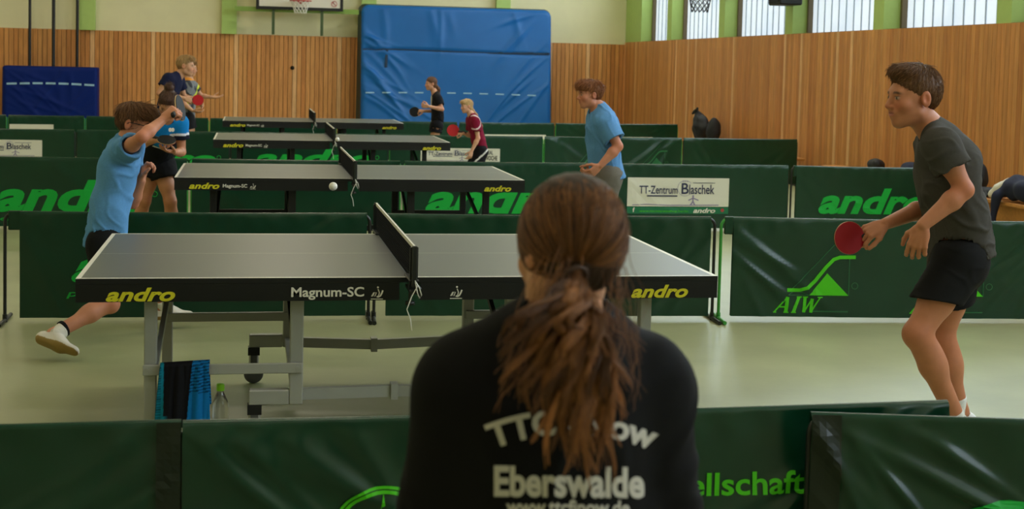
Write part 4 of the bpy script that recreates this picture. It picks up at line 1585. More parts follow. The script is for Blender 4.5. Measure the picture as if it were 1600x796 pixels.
            lo_, hi_ = J.get('hlen', (.030, .040))
            ln = (lo_ + (hi_ - lo_) * topw) * rg.uniform(.7, 1.3, N) * hs
            lift = (J.get('hlift', .0) * topw + .10 + rg.normal(0, .08, N))
            K = 6
            t = np.linspace(0, 1, K)
            jit = rg.normal(0, .22, (N, 3))
            d = fl + jit
            P = p0[:, None, :] + d[:, None, :] * (ln[:, None] * t)[:, :, None] + n0[:, None, :] * (ln[:, None] * (lift[:, None] * t - .42 * t ** 2 * (1 - J.get('hlift', 0) * topw[:, None])))[:, :, None]
            rad = np.tile(J.get('hrad', .0013) * (1 - .6 * t), (N, 1)) * hs
            br = rg.uniform(.65, 1.35, N)[:, None, None]
            cs = np.ones((N, K, 3)) * hcl * br * (1 + .25 * t)[None, :, None]
            strands('hair_strands', P, rad, cs, ho, base)
    # ---- clothing
    body = B[:nh] + [p for p in B[nh:]]
    out = dict(obj=o, base=base, body=B, fr=fr, hc=hc, hs=hs)
    if shirt:
        e = shirt.get('e', .016) * s
        lo_ = shirt.get('loose', .012) * s
        P = []
        hd = unit(pel - bel)
        hem = pel + hd * shirt.get('hem', .05) * s + np.array(shirt.get('hemoff', (0, 0, 0)))
        hn = unit(hd + np.array(shirt.get('hemtilt', (0, 0, 0))))
        P.append(cone(bel, hem + hd * .05, .122 * G + e + lo_, .152 * G + e + lo_ * shirt.get('flare', 1.3), k=.04, n=dv, q=.74, clip=[(hem, hn)]))
        P.append(cone(bel, che, .122 * G + e + lo_, .148 * G + e, k=.05, n=dv, q=.72))
        P.append(cone(che, uppr, .148 * G + e, .115 * G + e, k=.05, n=dv, q=.68))
        if bust:
            P.append(ell(che + dv * .07 * s - upc * .02, np.array([.11, .06, .07]) * s, M=np.array([hr * 0 + unit(np.cross(dv, upc)), dv, upc]), k=.06))
        op = [(hem, .20 * G + .03)]
        for i in (0, 1):
            sh, el, wr = (np.array(J[k][i], float) for k in ('sh', 'el', 'wr'))
            P.append(cone(lerp(uppr, sh, .25), sh, .066 * s + e * .7, .054 * G + e, k=.04))
            P.append(cone(nek + upc * .005 * s, lerp(nek, sh, .85), .046 * s, .044 * s + e * .6, k=.04))
            fq = shirt.get('sleeve', .55)
            if fq <= 1:
                c = lerp(sh, el, fq)
                d = unit(el - sh)
                P.append(cone(sh, c + d * .03, .054 * G + e * 1.1, (.050 + shirt.get('cuff', .014)) * G + e, k=.035, clip=[(c, d)]))
                op.append((c, .085 * s))
            else:
                c = lerp(el, wr, fq - 1)
                d = unit(wr - el)
                P.append(cone(sh, el, .054 * G + e * 1.2, .042 * G + e * 1.2, k=.035))
                P.append(cone(el, c + d * .03, .042 * G + e * 1.2, .033 * G + e, k=.03, clip=[(c, d)]))
                op.append((c, .05 * s))
        P.append(cone(nek - upc * .02 * s + dv * .012 * s, hc - .06 * hu * hs + dv * .01, .056 * s * math.sqrt(g), .075 * s, k=.008, op='s'))
        if shirt.get('collar'):
            P.append(cone(nek - upc * .02 * s, nek + upc * .045 * s, .072 * s, .070 * s, k=.02, clip=[(nek + upc * .045 * s, upc)]))
            P.append(cone(nek - upc * .02 * s, nek + upc * .10 * s, .060 * s, .062 * s, k=.006, op='s'))
        out['shirt'] = garment(shirt.get('name', 'shirt'), P, B, shirt.get('h', vox), M_fabric, o, base, shirt['col'], op, wrinkle=shirt.get('wr', .004), wf=shirt.get('wf', 24), seed=shirt.get('seed', 1), aniso=shirt.get('aniso', (1, 1, 1)))
    if shorts:
        e = shorts.get('e', .020) * s
        P = []
        hd = unit(pel - bel)
        top = lerp(pel, bel, shorts.get('top', .35))
        P.append(cone(hipc + (pel - hipc) * .3, bel, .140 * G + e * .7, .122 * G + e * .6, k=.04, n=dv, q=.74, clip=[(top, -hd)]))
        P.append(cone(J['hip'][0], J['hip'][1], .090 * G + e, .090 * G + e, k=.05, clip=[(top, -hd)]))
        op = []
        for i in (0, 1):
            hp, kn, an = (np.array(J[k][i], float) for k in ('hip', 'kn', 'an'))
            fq = shorts.get('len', .6)
            d = unit(kn - hp)
            if fq <= 1:
                c = lerp(hp, kn, fq)
                P.append(cone(hp, c + d * .04, .088 * G + e, (.080 + shorts.get('flare', .012)) * G + e, k=.03, clip=[(c, unit(d + np.array(shorts.get('tilt', (0, 0, 0))))), ]))
                op.append((c, .12 * s))
            else:
                d = unit(an - kn)
                c = lerp(kn, an, fq - 1)
                P.append(cone(hp, kn, .088 * G + e, .058 * G + e, k=.03))
                P.append(cone(kn, c + d * .03, .058 * G + e, .045 * G + e, k=.03, clip=[(c, d)]))
        garment(shorts.get('name', 'shorts'), P, B, shorts.get('h', vox), M_fabric, o, base, shorts['col'], op, wrinkle=shorts.get('wr', .003), wf=26, seed=5)
    for i in (0, 1):
        kn, an = (np.array(J[k][i], float) for k in ('kn', 'an'))
        td = unit(J['toe'][i])
        dn = unit(J.get('sole', [(0, 0, -1)] * 2)[i])
        td = unit(td - dn * (td @ dn))
        ld = unit(an - kn)
        if socks is not None:
            garment('sock', [cone(an - ld * .075 * s, an + td * .02, .044 * s, .046 * s, k=.01, clip=[(an - ld * .065 * s, -ld)])], B, max(vox * .8, .005), M_fabric, o, base, lin(*socks), wrinkle=0)
        if shoes is not None:
            ank = an
            heel = an + dn * .045 * s - td * .035 * s
            toe = an + dn * .052 * s + td * .165 * s
            side = np.cross(td, dn)
            P = [cone(heel, lerp(heel, toe, .55), .043 * s, .046 * s, k=.02, n=side, q=.85), cone(lerp(heel, toe, .55), toe, .046 * s, .034 * s, k=.02, n=dn, q=.75),
                 cone(an + td * .01, lerp(heel, toe, .6), .046 * s, .036 * s, k=.02)]
            flr = an + dn * .082 * s
            for p in P:
                p['clip'] = [(flr, dn)]
            P.append(cone(an - ld * .06 * s, an, .040 * s, .040 * s, k=.006, op='s'))
            sc = lin(*shoes)
            sc2 = lin(*J.get('solecol', (200, 195, 185)))

            def shc(Vv, flr=flr, dn=dn):
                t = ((flr - Vv) @ dn)
                w = (t < .024 * s)[:, None]
                return np.where(w, sc2[None, :], sc[None, :])
            garment('shoe', P, B, max(vox * .7, .005), M_shoe, o, base, shc, wrinkle=0)
    return out


SHORT = [
    ('e', (0, -.016, .040), (.080, .101, .090), .01),
    ('e', (0, .045, .098), (.056, .05, .028), .025),
    ('-e', (0, .120, -.030), (.088, .082, .098), .010),
    ('-e', (-.090, .02, -.040), (.030, .030, .045), .008),
    ('-e', (.090, .02, -.040), (.030, .030, .045), .008),
    ('-e', (0, -.06, -.120), (.12, .10, .065), .015),
]


def held_paddle(c, n, hd, label, front, back, s=1.0, group='table tennis rackets'):
    """racket: blade centre c, blade normal n (towards the viewer), handle direction hd"""
    n, hd = unit(n), unit(hd)
    hd = unit(hd - n * (hd @ n))
    t = np.cross(hd, n)
    c = np.array(c, float)
    root = empty('table_tennis_racket', tuple(c))
    tag(root, label, 'racket', group)
    W = lambda u, v, w: c * 0 + u * t + v * hd + w * n
    out = []
    for k in range(40):
        a = 2 * math.pi * k / 40
        u, v = .0755 * math.cos(a), .0785 * math.sin(a)
        if v > .055:
            pass
        out.append((u * s, v * s))
    out = np.array(out)

    def slab(w0, w1, sc, off, pts=out):
        m = MB()
        k = len(pts)
        vs = [W(p[0] * sc, p[1] * sc - off, w0) for p in pts] + [W(p[0] * sc, p[1] * sc - off, w1) for p in pts]
        m.add(vs, [tuple(range(k - 1, -1, -1)), tuple(range(k, 2 * k))] + [(i, (i + 1) % k, (i + 1) % k + k, i + k) for i in range(k)])
        return m
    slab(-.003 * s, .003 * s, 1.0, 0).build('blade', M_paddlewood, root)
    slab(.003 * s, .0065 * s, .99, .002).build('rubber', front, root)
    slab(-.0065 * s, -.003 * s, .99, .002).build('rubber', back, root)
    m = MB()
    prof = [(.058, .016, .006), (.075, .015, .010), (.10, .0145, .0115), (.13, .015, .0115), (.165, .0175, .0125), (.172, .016, .011)]
    ring = []
    nn = 14
    vs, fs = [], []
    for (v, a, b) in prof:
        for k in range(nn):
            q = 2 * math.pi * k / nn
            vs.append(W(a * s * math.cos(q), v * s, b * s * math.sin(q)))
    for i in range(len(prof) - 1):
        for k in range(nn):
            k2 = (k + 1) % nn
            fs.append((i * nn + k, (i + 1) * nn + k, (i + 1) * nn + k2, i * nn + k2))
    fs.append(tuple(range(nn)))
    fs.append(tuple((len(prof) - 1) * nn + k for k in range(nn - 1, -1, -1)))
    m.add(vs, fs, None, True)
    m.build('handle', M_dark, root)
    return root


GRIP = (62, 75, 55)
RELAX = ((18, 25, 18), (22, 30, 20), (26, 34, 22), (30, 36, 22))

# ---- the man in grey on the right
def mk(Y):
    return lambda px, py, dy=0.0: at(px, py, Y + dy)


p = mk(5.85)
J = dict(fw=(-1, 0, .12), pel=p(1500, 396), bel=p(1496, 345), che=p(1480, 268), nek=p(1456, 203), hc=p(1427, 152), hf=(-1, -.05, -.05), hu=(-.09, 0, 1), hs=1.10, strands=6000, hlen=(.010, .022), hlift=.12, hrad=.0012, thin=.3,
         sh=[p(1470, 228, -.19), p(1458, 226, .18)], el=[p(1507, 297, -.25), p(1452, 322, .24)], wr=[p(1442, 352, -.24), p(1384, 350, .10)],
         hip=[p(1500, 408, -.09), p(1496, 408, .09)], kn=[p(1433, 522, -.13), p(1470, 530, .13)], an=[p(1499, 662, -.10), p(1500, 655, .14)], toe=[(-1, -.1, -.1), (-1, .1, -.1)],
         hand=[((-.22, .05, -1), (.55, .8, 0), ((30, 30, 20), (32, 34, 22), (34, 38, 24), (36, 40, 24)), .6), ((-.93, .05, -.42), (-.05, .55, -.85), (38, 62, 50), .6, (.5, .75, .3))])
MAN_HAIR = SHORT + [('e', (0, .020, .094), (.062, .066, .034), .02), ('e', (0, -.05, .02), (.070, .062, .080), .02), ('-e', (0, .138, -.02), (.10, .056, .100), .006)]
man = person('young man in dark grey shirt and black shorts holding a dark red racket', J, s=1.06, g=1.0, vox=.0065, hv=.0033, skin=(190, 124, 90), haircol=(104, 70, 42), hair=MAN_HAIR,
             shirt=dict(col=lin(70, 67, 62), sleeve=.52, hem=.02, e=.017, loose=.012, seed=3, wr=.009, hemtilt=(.25, 0, 0), flare=1.4), shorts=dict(col=lin(24, 24, 25), len=.56, e=.018, flare=.006, top=.4, tilt=(.35, 0, -.25)), shoes=(225, 225, 220), socks=(225, 225, 222))
c = p(1327, 372, .10)
held_paddle(c, (.15, -1, .12), (1, .12, .10), 'dark red racket held low by the man in the grey shirt', M_darkred, M_blackrub, s=1.0)

# ---- the boy in glasses on the left, lunging over a high racket
p = mk(8.35)
J = dict(fw=(1, -.1, -.05), pel=p(166, 374), bel=p(172, 325), che=p(184, 264), nek=p(197, 222), hc=p(211, 194, -.02), hf=(.93, -.30, -.20), hu=(.22, 0, 1), hs=1.02, strands=3500, hlen=(.035, .05), hlift=.1, hrad=.0016,
         sh=[p(205, 238, .16), p(195, 236, -.16)], el=[p(208, 318, .26), p(222, 214, -.40)], wr=[p(221, 283, .18), p(254, 188, -.26)],
         hip=[p(170, 384, .09), p(163, 384, -.09)], kn=[p(236, 425, .28), p(172, 474, -.20)], an=[p(253, 480, .42), p(83, 523, -.42)], toe=[(1, .0, -.05), (.62, -.55, -.45)],
         sole=[(0, 0, -1), (-.42, -.62, -.55)], solecol=(150, 122, 62),
         hand=[((.25, -.1, .96), (.9, -.35, -.1), ((30, 60, 50), (45, 70, 50), (55, 75, 50), (60, 75, 50))), ((.75, .05, .62), (.55, .75, -.35), (72, 80, 55), .5, (.45, .6, .55))])
BOY_HAIR = SHORT + [('e', (0, .055, .070), (.070, .062, .050), .02), ('e', (0, -.04, .03), (.082, .078, .085), .02), ('-e', (0, .135, -.045), (.10, .066, .105), .008)]


def boycol(Vv):
    return np.tile(lin(92, 138, 182), (len(Vv), 1))


boy = person('boy in glasses and light blue shirt lunging with his racket raised', J, s=.97, g=.9, vox=.008, hv=.004, skin=(200, 134, 102), haircol=(108, 74, 46), hair=BOY_HAIR,
             shirt=dict(col=lin(94, 148, 198), sleeve=.42, hem=.05, e=.018, loose=.016, seed=6, wr=.009, cuff=.018, aniso=(1, 1, .4)), shorts=dict(col=lin(24, 24, 26), len=.55, e=.02), shoes=(222, 216, 205), socks=(226, 222, 212))
hc, (hr, hf, hu), hs = boy['hc'], boy['fr'], boy['hs']
W = lambda x, y, z: hc + hs * (x * hr + y * hf + z * hu) - boy['base']
m = MB()
for sx in (-1, 1):
    m.tube([W(sx * .033 + .027 * math.cos(t), .107, .0 + .019 * math.sin(t)) for t in np.linspace(0, 2 * math.pi, 21)[:-1]], .0028, 6, closed=True)
    m.tube([W(sx * .060, .106, .004), W(sx * .074, .07, .008), W(sx * .079, 0, .008), W(sx * .080, -.02, -.004)], .0028, 6)
m.tube([W(-.007, .108, .003), W(0, .112, .006), W(.007, .108, .003)], .0028, 6)
m.build('glasses', M_dark, boy['obj'])
# sweat band round the ankle
a = J['an'][1]
ld = unit(J['an'][1] - J['kn'][1])
garment('sock_band', [cone(a - ld * .075, a - ld * .055, .047, .047, k=.004, clip=[(a - ld * .055, ld), (a - ld * .078, -ld)])], boy['body'], .005, M_fabric, boy['obj'], boy['base'], lin(24, 24, 26), wrinkle=0)
held_paddle(p(281, 169, -.14), (.93, -.22, .22), (-.50, -.86, -.28), 'black racket raised edge-on in front of the face of the boy in glasses', M_blackrub, M_blackrub, s=1.0)

# ---- the woman with the bun bending forward to serve
p = mk(12.75)
J = dict(fw=(.35, -.9, -.3), pel=p(240, 256), bel=p(246, 228, -.10), che=p(256, 204, -.26), nek=p(262, 183, -.40), hc=p(262, 163, -.52), hf=(-.12, -.80, -.62), hu=(.05, -.62, .78), hs=1.0,
         sh=[p(281, 193, -.32), p(238, 189, -.28)], el=[p(284, 238, -.30), p(217, 226, -.36)], wr=[p(274, 238, -.52), p(243, 219, -.56)],
         hip=[p(254, 262, -.02), p(236, 262, .04)], kn=[p(266, 315, -.10), p(226, 314, -.05)], an=[p(272, 382, .02), p(210, 380, .02)], toe=[(.35, -.9, 0), (-.1, -1, 0)],
         hand=[((-.75, -.6, .15), (.1, -.1, 1), (15, 20, 15)), ((.85, -.45, .0), (.1, .4, -.9), (50, 60, 45), .5)])
BUN = SHORT + [('e', (0, -.02, .045), (.079, .098, .088), .01), ('e', (0, -.060, .135), (.046, .042, .042), .012), ('-e', (0, .125, -.035), (.092, .080, .100), .008)]


def wcol(Vv):
    c = np.tile(lin(20, 126, 196), (len(Vv), 1))
    q = (Vv - J['bel']) @ unit(J['nek'] - J['bel'])
    c[q < .14] = lin(22, 24, 28)
    c[np.abs(q - .15) < .010] = lin(225, 225, 228)
    for i in (0, 1):
        d = unit(J['el'][i] - J['sh'][i])
        l = np.linalg.norm(J['el'][i] - J['sh'][i])
        t = (Vv - J['sh'][i]) @ d / l
        rad = np.linalg.norm((Vv - J['sh'][i]) - ((Vv - J['sh'][i]) @ d)[:, None] * d, axis=1)
        mm = (rad < .11) & (t > .36)
        c[mm] = lin(24, 26, 40)
        c[(rad < .11) & (np.abs(t - .36) < .04)] = lin(225, 225, 228)
    return c


wom = person('woman with a hair bun in a blue and black shirt bending forward to serve', J, s=.97, g=.98, vox=.009, hv=.005, skin=(192, 132, 96), haircol=(78, 50, 34), hair=BUN,
             shirt=dict(col=wcol, sleeve=.55, hem=.06, e=.018, loose=.012, seed=8, bust=1, h=.007), bust=.5, shorts=dict(col=lin(22, 22, 24), len=.34, e=.03, flare=.03), shoes=(40, 40, 45), socks=(40, 40, 44))
held_paddle(p(260, 219, -.66), (.1, -.45, .9), (-.95, .25, .1), 'black racket held flat by the woman with the bun', M_blackrub, M_darkred, s=1.0)
for (px, py, dy) in ((268, 203, -.50),):
    c = p(px, py, dy) - wom['base']
    it = [disc(-.011, 0, .014, 10, .018), disc(.011, 0, .014, 10, .018)]
    link('badge', flat_mesh('badge', it, lambda u, v: (c[0] + u, c[1] - .005 + u * .1, c[2] + v)), M_white, wom['obj'])

# ---- tall blond man in navy, far left
p = mk(20.1)
J = dict(fw=(1, -.1, -.25), pel=p(259, 178), bel=p(262, 160), che=p(269, 136), nek=p(279, 119), hc=p(290, 103), hf=(.95, -.12, -.12), hu=(.10, 0, 1), hs=1.12,
         sh=[p(279, 125, .17), p(263, 123, -.18)], el=[p(288, 152, .25), p(249, 146, -.24)], wr=[p(303, 160, .12), p(288, 154, -.22)],
         hip=[p(261, 184, .09), p(257, 184, -.09)], kn=[p(280, 222, .12), p(262, 226, -.12)], an=[p(262, 272, .12), p(250, 272, -.1)], toe=[(1, 0, 0), (1, -.1, 0)],
         hand=[((1, 0, -.2), (0, -.6, -.6), (40, 50, 30)), ((.93, .05, -.25), (.2, .85, -.3), (60, 70, 50))])
person('tall blond man in a navy shirt leaning forward with a red racket', J, s=1.06, g=.98, vox=.011, hv=.0065, skin=(204, 152, 116), haircol=(176, 140, 92), hair=MAN_HAIR,
       shirt=dict(col=lin(26, 30, 56), sleeve=.55, hem=.10, e=.02, loose=.02, seed=2, h=.009), shorts=dict(col=lin(24, 24, 28), len=.6, e=.03), shoes=(60, 60, 70), socks=(220, 220, 220))
held_paddle(p(309, 156.5, -.20), (.1, -1, .05), (-1, -.02, .12), 'bright red racket held by the tall blond man', M_red, M_blackrub, s=1.0)

# ---- player behind him with one arm stretched out
p = mk(21.6)
J = dict(fw=(1, -.1, 0), pel=p(293, 180), bel=p(294, 164), che=p(296, 142), nek=p(296, 124), hc=p(297, 107), hf=(.95, -.2, -.1), hu=(.05, 0, 1), hs=1.0,
         sh=[p(303, 136, .15), p(293, 136, -.15)], el=[p(315, 150, .22), p(287, 162, -.20)], wr=[p(331, 152, .20), p(301, 173, -.18)],
         hip=[p(294, 186, .09), p(292, 186, -.09)], kn=[p(300, 216, .12), p(296, 218, -.1)], an=[p(296, 256, .1), p(292, 258, -.1)], toe=[(1, 0, 0), (1, 0, 0)],
         hand=[((1, 0, .03), (0, -.3, 1), (10, 15, 10)), ((.96, 0, -.25), (.1, .3, .9), (20, 30, 20))])


def p6col(Vv):
    q = Vv[:, 2] - J['che'][2]
    c = np.tile(lin(120, 122, 122), (len(Vv), 1))
    c[wob(Vv, 4, 40) > .4] = lin(60, 62, 66)
    c[(q > .16)] = lin(226, 150, 60)
    t = (Vv - J['sh'][0]) @ unit(J['el'][0] - J['sh'][0])
    c[(np.abs(t - .02) < .02)] = lin(206, 214, 60)
    return c


person('player in grey patterned shirt with outstretched arm, half hidden behind the tall blond man', J, s=.95, g=.9, vox=.012, hv=.007, skin=(204, 152, 116), haircol=(150, 112, 70), hair=SHORT,
       shirt=dict(col=p6col, sleeve=.45, hem=.06, e=.02, loose=.015, seed=4, h=.01), shorts=dict(col=lin(24, 24, 26), len=.5, e=.03), shoes=(200, 200, 200), socks=(220, 220, 220))

# ---- girl in black in front of the blue mat
p = mk(20.5)
J = dict(fw=(-1, -.15, -.03), pel=p(683, 193), bel=p(684, 180), che=p(683, 161), nek=p(680, 147), hc=p(673.5, 131), hf=(-.97, -.2, -.05), hu=(-.02, 0, 1), hs=.95,
         sh=[p(684, 154, -.13), p(680, 154, .13)], el=[p(691, 171, -.20), p(684, 174, .20)], wr=[p(670, 166.5, -.24), p(663, 173.5, .10)],
         hip=[p(683, 197, -.08), p(681, 197, .08)], kn=[p(679, 226, -.10), p(676, 226, .08)], an=[p(684, 262, -.1), p(680, 262, .1)], toe=[(-1, 0, 0), (-1, 0, 0)],
         hand=[((-1, 0, .1), (0, .6, .2), (50, 60, 45)), ((-1, 0, 0), (0, .5, -.8), (55, 65, 50))])
LONG = [('e', (0, -.016, .040), (.082, .102, .092), .01), ('e', (0, -.045, -.03), (.070, .060, .070), .03), ('-e', (0, .128, -.045), (.095, .082, .115), .010), ('-e', (-.09, .025, -.05), (.03, .026, .05), .01), ('-e', (.09, .025, -.05), (.03, .026, .05), .01)]
TAIL = LONG + [('c', (0, -.085, -.02), (0, -.135, -.10), .032, .036, .02), ('c', (0, -.135, -.10), (0, -.15, -.24), .038, .022, .02)]


def p7col(Vv):
    c = np.tile(lin(26, 25, 28), (len(Vv), 1))
    f = (Vv - J['che']) @ np.array([-1.0, 0, 0])
    c[(f > .085) & (f < .11) & (Vv[:, 2] < J['che'][2] + .12)] = lin(205, 200, 190)
    return c


person('girl in black with a brown ponytail in front of the blue mat', J, s=.86, g=.84, vox=.010, hv=.0065, skin=(206, 150, 118), haircol=(112, 76, 52), hair=TAIL,
       shirt=dict(col=p7col, sleeve=.62, hem=-.02, e=.016, loose=.01, seed=7, h=.008), shorts=dict(col=lin(20, 20, 24), len=.36, e=.02, flare=.02), shoes=(220, 220, 220), socks=(220, 220, 220))
held_paddle(p(648, 175, .10), (.1, -1, .25), (1, .1, .05), 'black racket held by the girl in black', M_blackrub, M_darkred, s=1.0)

# ---- small blond child in maroon
p = mk(17.3)
J = dict(fw=(-1, -.1, -.22), pel=p(750, 233), bel=p(747, 218), che=p(742, 196), nek=p(737, 181), hc=p(729.5, 166), hf=(-.95, -.22, -.10), hu=(-.06, 0, 1), hs=.98,
         sh=[p(743, 190, -.13), p(735, 189, .11)], el=[p(747, 216, -.17), p(735, 212, .15)], wr=[p(737, 236, -.17), p(724, 208.5, .10)],
         hip=[p(751, 238, -.07), p(747, 238, .07)], kn=[p(743, 266, -.1), p(738, 266, .08)], an=[p(750, 298, -.1), p(745, 298, .1)], toe=[(-1, 0, 0), (-1, 0, 0)],
         hand=[((-.3, 0, -1), (-.3, .8, 0), RELAX), ((-1, 0, .0), (0, .5, -.8), (55, 65, 50))])
BLOND = LONG + [('e', (0, .055, .075), (.072, .055, .045), .02), ('c', (0, -.08, -.03), (0, -.15, -.16), .026, .030, .02), ('c', (0, -.15, -.16), (0, -.25, -.36), .032, .014, .02)]


def p8col(Vv):
    c = np.tile(lin(128, 24, 52), (len(Vv), 1))
    q = Vv - J['sh'][0]
    rr = np.hypot(q[:, 0] + .02, q[:, 2] + .01)
    c[(np.abs(rr - .085) < .008) & (q[:, 1] < .05)] = lin(225, 205, 205)
    return c


def p8s(Vv):
    c = np.tile(lin(24, 23, 26), (len(Vv), 1))
    q = Vv - J['hip'][0]
    c[np.abs(q[:, 2] + .10 - .9 * q[:, 0] - .06) < .012] = lin(225, 222, 218)
    return c


person('small blond child in a maroon shirt with a bright red racket', J, s=.74, g=.92, vox=.008, hv=.0055, skin=(216, 164, 134), haircol=(206, 170, 118), hair=BLOND,
       shirt=dict(col=p8col, sleeve=.60, hem=.05, e=.018, loose=.016, seed=9, h=.007, flare=1.6), shorts=dict(col=p8s, len=.7, e=.03, flare=.03), shoes=(220, 220, 220), socks=(220, 220, 220))
held_paddle(p(708, 204, .10), (.05, -1, .2), (1, .05, -.18), 'bright red racket held by the blond child in maroon', M_red, M_blackrub, s=1.0)

# ---- boy in the plain blue shirt, right of the second table
p = mk(10.85)
J = dict(fw=(-1, -.05, -.1), pel=p(948, 268), bel=p(944, 238), che=p(940, 200), nek=p(936, 171), hc=p(922, 148), hf=(-.98, -.1, -.04), hu=(-.05, 0, 1), hs=.98, strands=2500, hlen=(.03, .045), hlift=.2, hrad=.0018,
         sh=[p(947, 192, -.16), p(934, 190, .15)], el=[p(966, 229, -.24), p(938, 238, .22)], wr=[p(938, 259, -.26), p(930, 262, .16)],
         hip=[p(949, 276, -.09), p(945, 276, .09)], kn=[p(934, 336, -.1), p(930, 336, .1)], an=[p(950, 398, -.1), p(944, 398, .1)], toe=[(-1, 0, 0), (-1, 0, 0)],
         hand=[((-.75, .0, -.65), (-.3, .8, .2), (35, 45, 30)), ((-.8, 0, -.6), (-.2, -.6, .4), (50, 60, 40))])
person('boy with brown hair in a plain blue shirt and grey shorts', J, s=.96, g=1.05, vox=.008, hv=.005, skin=(196, 130, 100), haircol=(140, 88, 54), hair=BOY_HAIR,
       shirt=dict(col=lin(92, 142, 192), sleeve=.72, hem=.06, e=.022, loose=.02, seed=12, wr=.009, cuff=.024), shorts=dict(col=lin(112, 106, 96), len=.8, e=.03), shoes=(60, 60, 66), socks=(220, 220, 220))

# ---- the girl in the foreground, seen from behind
p = mk(2.06)
J = dict(fw=(-.05, 1, .06), pel=p(857, 905), bel=p(858, 770, .02), che=p(864, 640), nek=p(876, 528, -.01), strands=0, thin=2.2, hc=p(888, 388), hf=(-.26, .95, -.16), hu=(.03, .12, 1), hs=1.0,
         sh=[p(726, 612, .02), p(1002, 612, .02)], el=[p(698, 800, .06), p(1020, 812, .06)], wr=[p(712, 880, .28), p(1000, 900, .26)],
         hip=[p(790, 985), p(925, 985)], kn=[at(800, 1420, 2.06), at(915, 1420, 2.06)], an=[at(805, 1790, 2.04), at(910, 1790, 2.04)], toe=[(-.1, 1, 0), (.1, 1, 0)],
         hand=[((.9, .3, .2), (0, -.6, .5), (30, 40, 30)), ((-.9, .3, .2), (0, -.6, .5), (30, 40, 30))])
CAPH = [('e', (0, -.016, .040), (.086, .107, .094), .01), ('e', (0, -.050, -.020), (.074, .066, .062), .03), ('-e', (0, .140, -.045), (.10, .082, .125), .010),
        ('-e', (-.092, .020, -.032), (.026, .036, .044), .008), ('-e', (.092, .020, -.032), (.026, .036, .044), .008)]
girl = person('girl with a long brown ponytail in a black team jacket, seen from behind', J, s=.90, g=.98, vox=.007, hv=.0035, skin=(206, 148, 112), haircol=(60, 38, 24), hair=CAPH,
              shirt=dict(col=lin(20, 19, 20), name='jacket', sleeve=1.9, hem=.16, e=.030, loose=.022, seed=21, wr=.0055, wf=22, h=.006, collar=1, aniso=(1, 1, .5)),
              shorts=dict(name='trousers', col=lin(24, 25, 30), len=1.95, e=.018), shoes=(40, 40, 44), socks=(40, 40, 40))
hc, (hr, hf, hu), hs, gb = girl['hc'], girl['fr'], girl['hs'], girl['base']
W = lambda x, y, z: hc + hs * (x * hr + y * hf + z * hu)


M_brownband = material('brown_elastic', lin(66, 42, 27), rough=.7)
rg = np.random.default_rng(11)
tie = W(-.044, -.104, -.050)
# strands lying over the head from the hairline back to the tie
paths, rad, cols = [], [], []
cen = np.array([0, -.016, .030])
radv = np.array([.0865, .1085, .0955])
tl = np.array([-.044, -.104, -.050])
td = unit((tl - cen) / radv)
hcol = lin(76, 48, 29)
hhi = lin(178, 118, 68)  # highlights on the hair, painted into the strand colour
for i in range(2600):
    while True:
        d = unit(rg.normal(size=3))
        if d[1] > .75 and d[2] < .35:
            continue
        if d[2] < -.55:
            continue
        if abs(d[0]) > .55 and d[1] > -.25 and d[2] < -.02:
            continue
        break
    K = 13
    t = np.linspace(0, 1, K)
    om = math.acos(np.clip(d @ td, -1, 1))
    if om < .15:
        continue
    q = (np.sin((1 - t) * om)[:, None] * d + np.sin(t * om)[:, None] * td) / math.sin(om) if om < 3.0 else np.outer(1 - t, d) + np.outer(t, td)
    lift = 1.0 + rg.uniform(-.005, .035) * np.sin(t * math.pi) + .010 * np.sin(t * 5 + rg.uniform(0, 6)) * rg.uniform(0, 1)
    if rg.random() < .03:
        lift = lift + .05 * np.sin(t * math.pi) ** 2
    L = cen + q * radv * lift[:, None]
    L[:, 2] += -.012 * np.sin(t * math.pi) * (d[2] > .2)
    nape = np.clip((-.02 - L[:, 2]) / .06, 0, 1) * np.clip((-.02 - L[:, 1]) / .05, 0, 1)
    L[:, 1] += 0
    paths.append(np.array([W(*x) for x in L]))
    rad.append(.00085 * (1 - .3 * t))
    mixv = np.clip(rg.beta(1.3, 3.2) + .10 * np.sin(t * 4 + i), 0, 1)[:, None]
    cols.append(hcol * (1 - mixv) * rg.uniform(.55, 1.1) + hhi * mixv)
strands('hair_strands', paths, np.array(rad), np.array(cols), girl['obj'], gb)
# ponytail: wavy locks falling from the tie down the back
paths, rad, cols = [], [], []
CX = {0: 905, 1: 905}


def back_y(px, py):
    return 2.06 - .185


